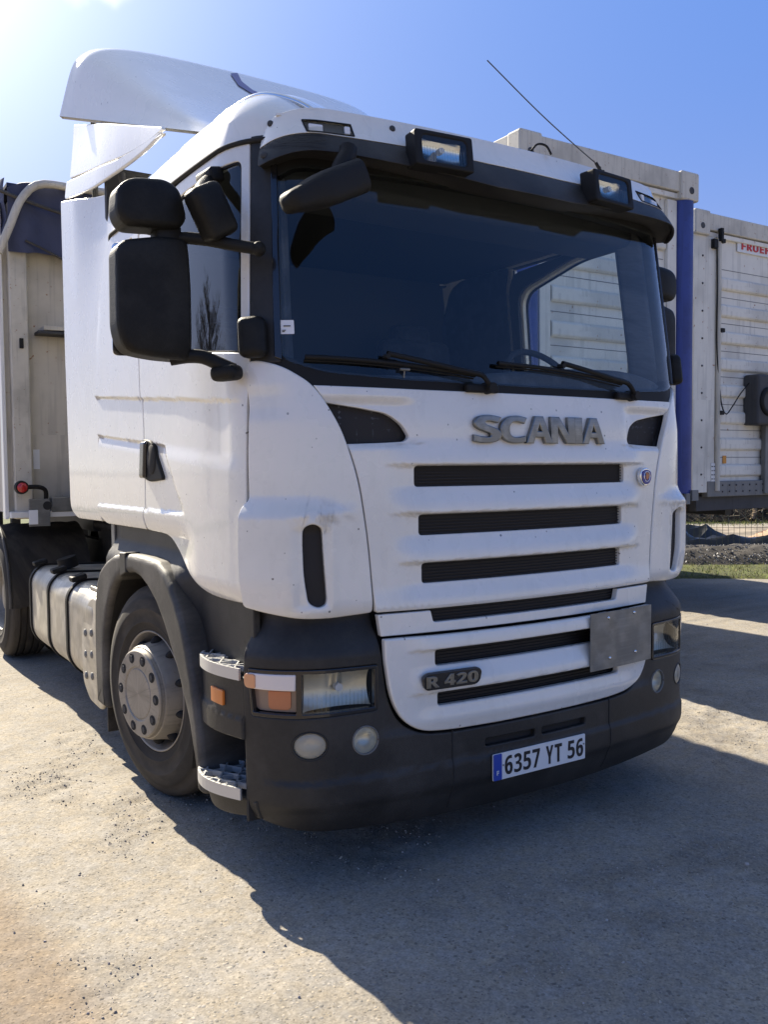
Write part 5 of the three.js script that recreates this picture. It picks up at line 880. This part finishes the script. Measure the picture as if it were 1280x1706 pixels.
    for (const dir of [1, -1]) for (let c = -8; c <= 8; c++) {            // diagonal bars
      let prev = null; for (let q = 0; q <= 40; q++) { const z = lerp(z0, z1, q / 40), x = -1.12 + dir * (z - (z0 + z1) / 2) * 0.62 + c * 0.085; const ok = x > edgeX(z) && x < xi; if (ok) { if (prev) G.push(bx(0.0065, 0.022, Math.hypot(prev[0] - x, prev[1] - z) + 0.001, (prev[0] + x) / 2, y - 0.010, (prev[1] + z) / 2, 0, [0, Math.atan2(x - prev[0], z - prev[1]), 0])); prev = [x, z]; } else prev = null; }
    }
    for (let q = 1; q < 5; q++) { const z = lerp(z0, z1, q / 5); G.push(bx(xi - edgeX(z), 0.022, 0.0065, (xi + edgeX(z)) / 2, y - 0.011, z)); }
    G.push(bx(0.006, 0.03, z0 - z1, xi, y - 0.012, (z0 + z1) / 2)); return mergeGeometries(G.map(norm));
  };
  T('step_tread', mx(treadOf(0.845, -0.30, -0.70, false)), M.tread, stp);
  T('step_tread', mx(treadOf(0.385, -0.30, -0.73, true)), M.tread, stp);
  T('tread_pan', [mx(bx(0.20, 0.01, 0.40, -1.09, 0.800, -0.50)), mx(bx(0.18, 0.01, 0.40, -1.09, 0.335, -0.50))], M.steelGrey, stp);
}
// --- fuel tank (picture side) and air tank box (other side), chassis
{
  const prof = shape([[-1.20, 0.80, 0.10], [-1.20, 0.36, 0.20], [-1.06, 0.235, 0.12], [-0.56, 0.235, 0.06], [-0.56, 0.86, 0.06], [-1.12, 0.885, 0.10]]);
  const tk = T('fuel_tank', smoothG(new THREE.ExtrudeGeometry(prof, { depth: 1.86, bevelEnabled: true, bevelSize: 0.025, bevelThickness: 0.025, bevelSegments: 3, curveSegments: 14, bevelOffset: -0.025 }).translate(0, 0, -4.40), 40), M.alu);
  const strapP = shape([[-1.212, 0.81, 0.10], [-1.212, 0.355, 0.20], [-1.065, 0.222, 0.12], [-0.55, 0.222, 0.06], [-0.55, 0.872, 0.06], [-1.12, 0.898, 0.10]], [[[-1.199, 0.80, 0.10], [-1.199, 0.36, 0.20], [-1.06, 0.236, 0.12], [-0.56, 0.236, 0.06], [-0.56, 0.859, 0.06], [-1.12, 0.884, 0.10]]]);
  for (const z of [-4.34, -3.72, -3.16]) { T('tank_strap', uvm(norm(new THREE.ExtrudeGeometry(strapP, { depth: 0.045, bevelEnabled: false, curveSegments: 14 }).translate(0, 0, z))), M.black, tk); T('strap_buckle', bx(0.10, 0.035, 0.09, -1.13, 0.905, z + 0.02, 0.01, [0, 0, 0.25]), M.black, tk); }
  T('filler_cap', rod([-1.0, 0.89, -3.95], [-1.02, 0.965, -3.95], 0.07, 20), M.black, tk);
  const guard = (() => { const pts = []; for (let i = 0; i <= 20; i++) { const a = i / 20 * Math.PI; pts.push([-2.52 + 0.26 * Math.cos(a) * -1, 0.52 + 0.33 * Math.sin(a)]); } pts.push([-2.26, 0.30, 0.05], [-2.40, 0.20, 0.05], [-2.66, 0.21, 0.05], [-2.78, 0.30, 0.05]); return pts; })();
  const gp = T('tank_end_cover', bend(ex(shape(guard), 0.03, 0.012, 3), (z, y, d) => [-1.185 - d - 0.02 * Math.cos((y - 0.5) * 4), y, z], 0.05), M.alu);
  for (let i = 0; i < 9; i++) T('cover_dimple', norm(new THREE.SphereGeometry(0.024, 10, 6)).scale(0.4, 1, 1).translate(-1.205, 0.36 + 0.13 * (i % 3) + 0.02 * (i / 3 | 0), -2.68 + 0.14 * (i / 3 | 0)), M.steelGrey, gp);
  T('battery_box', bx(0.50, 0.50, 0.36, -0.86, 0.54, -2.52, 0.04), M.steelDark);
  T('battery_lid', bx(0.42, 0.03, 0.40, -0.93, 0.875, -2.60, 0.01), M.alu);
  T('air_tank', rod([0.95, 0.62, -2.4], [0.95, 0.62, -4.2], 0.27, 28), M.alu);
  for (const x of [-0.40, 0.40]) T('chassis_rail', bx(0.08, 0.28, 6.3, x, 0.84, -3.35), M.chassis);
  T('chassis_cross', [bx(0.9, 0.2, 0.2, 0, 0.8, -0.5), bx(0.9, 0.2, 0.2, 0, 0.8, -3.5), bx(0.9, 0.2, 0.2, 0, 0.8, -6.1)], M.chassis);
  T('engine', bx(0.85, 0.95, 1.3, 0, 0.98, -1.25, 0.08), M.chassis);
  T('front_axle', [rod([-0.95, 0.5, -1.43], [0.95, 0.5, -1.43], 0.07), rod([-0.95, 0.5, -5.45], [0.95, 0.5, -5.45], 0.13)], M.chassis);
  T('radiator_shroud', bx(1.7, 0.75, 0.05, 0, 0.72, -0.42), M.gap);
  T('exhaust_silencer', bx(0.6, 0.5, 0.5, 0.6, 0.95, -2.7, 0.06), M.chassis);
  T('fifth_wheel', [bx(0.95, 0.06, 0.85, 0, 1.12, -5.0, 0.02), bx(0.9, 0.12, 0.3, 0, 1.03, -5.0)], M.chassis);
  for (const k of [-1, 1]) {                                            // rear mudguards with pressed ribs
    const P = []; for (let i = 0; i <= 24; i++) { const a = lerp(-0.1, 3.2, i / 24); P.push([-5.45 + 0.60 * Math.cos(a), 0.55 + 0.60 * Math.sin(a)]); }
    const g = grid(24, 10, (u, v) => { const i = u * 24, j = Math.min(23, i | 0), q = [lerp(P[j][0], P[j + 1][0], i - j), lerp(P[j][1], P[j + 1][1], i - j)]; const b = 0.006 * Math.sin(v * 40); return [k * lerp(1.26, 0.60, v), q[1] + b, q[0]]; });
    T('mudguard', g, M.rubber);
    T('mudguard_edge', tube(P.map((q) => [k * 1.26, q[1], q[0]]), 0.014, 40, 6), M.plasticPale);
  }
  const hoses = [['air_hose', 0.15], ['air_hose', 0.0], ['air_hose', -0.15]];
  for (const [n, x] of hoses) { const pts = []; for (let i = 0; i <= 60; i++) pts.push([x + 0.05 * Math.cos(i * 1.2), 1.45 - 0.15 * Math.sin(i / 60 * 3.14) + 0.05 * Math.sin(i * 1.2), lerp(-2.35, -4.75, i / 60)]); T(n, tube(pts, 0.01, 200, 5), M.blackGloss); }
}
bareTree('tall bare poplar standing far behind the tipper trailer', -18.1, -36.0, 11.4, 301, 0.34);

scene.traverse((o) => { if (o.isMesh) { o.castShadow = true; o.receiveShadow = true; } });
renderer.render(scene, camera);
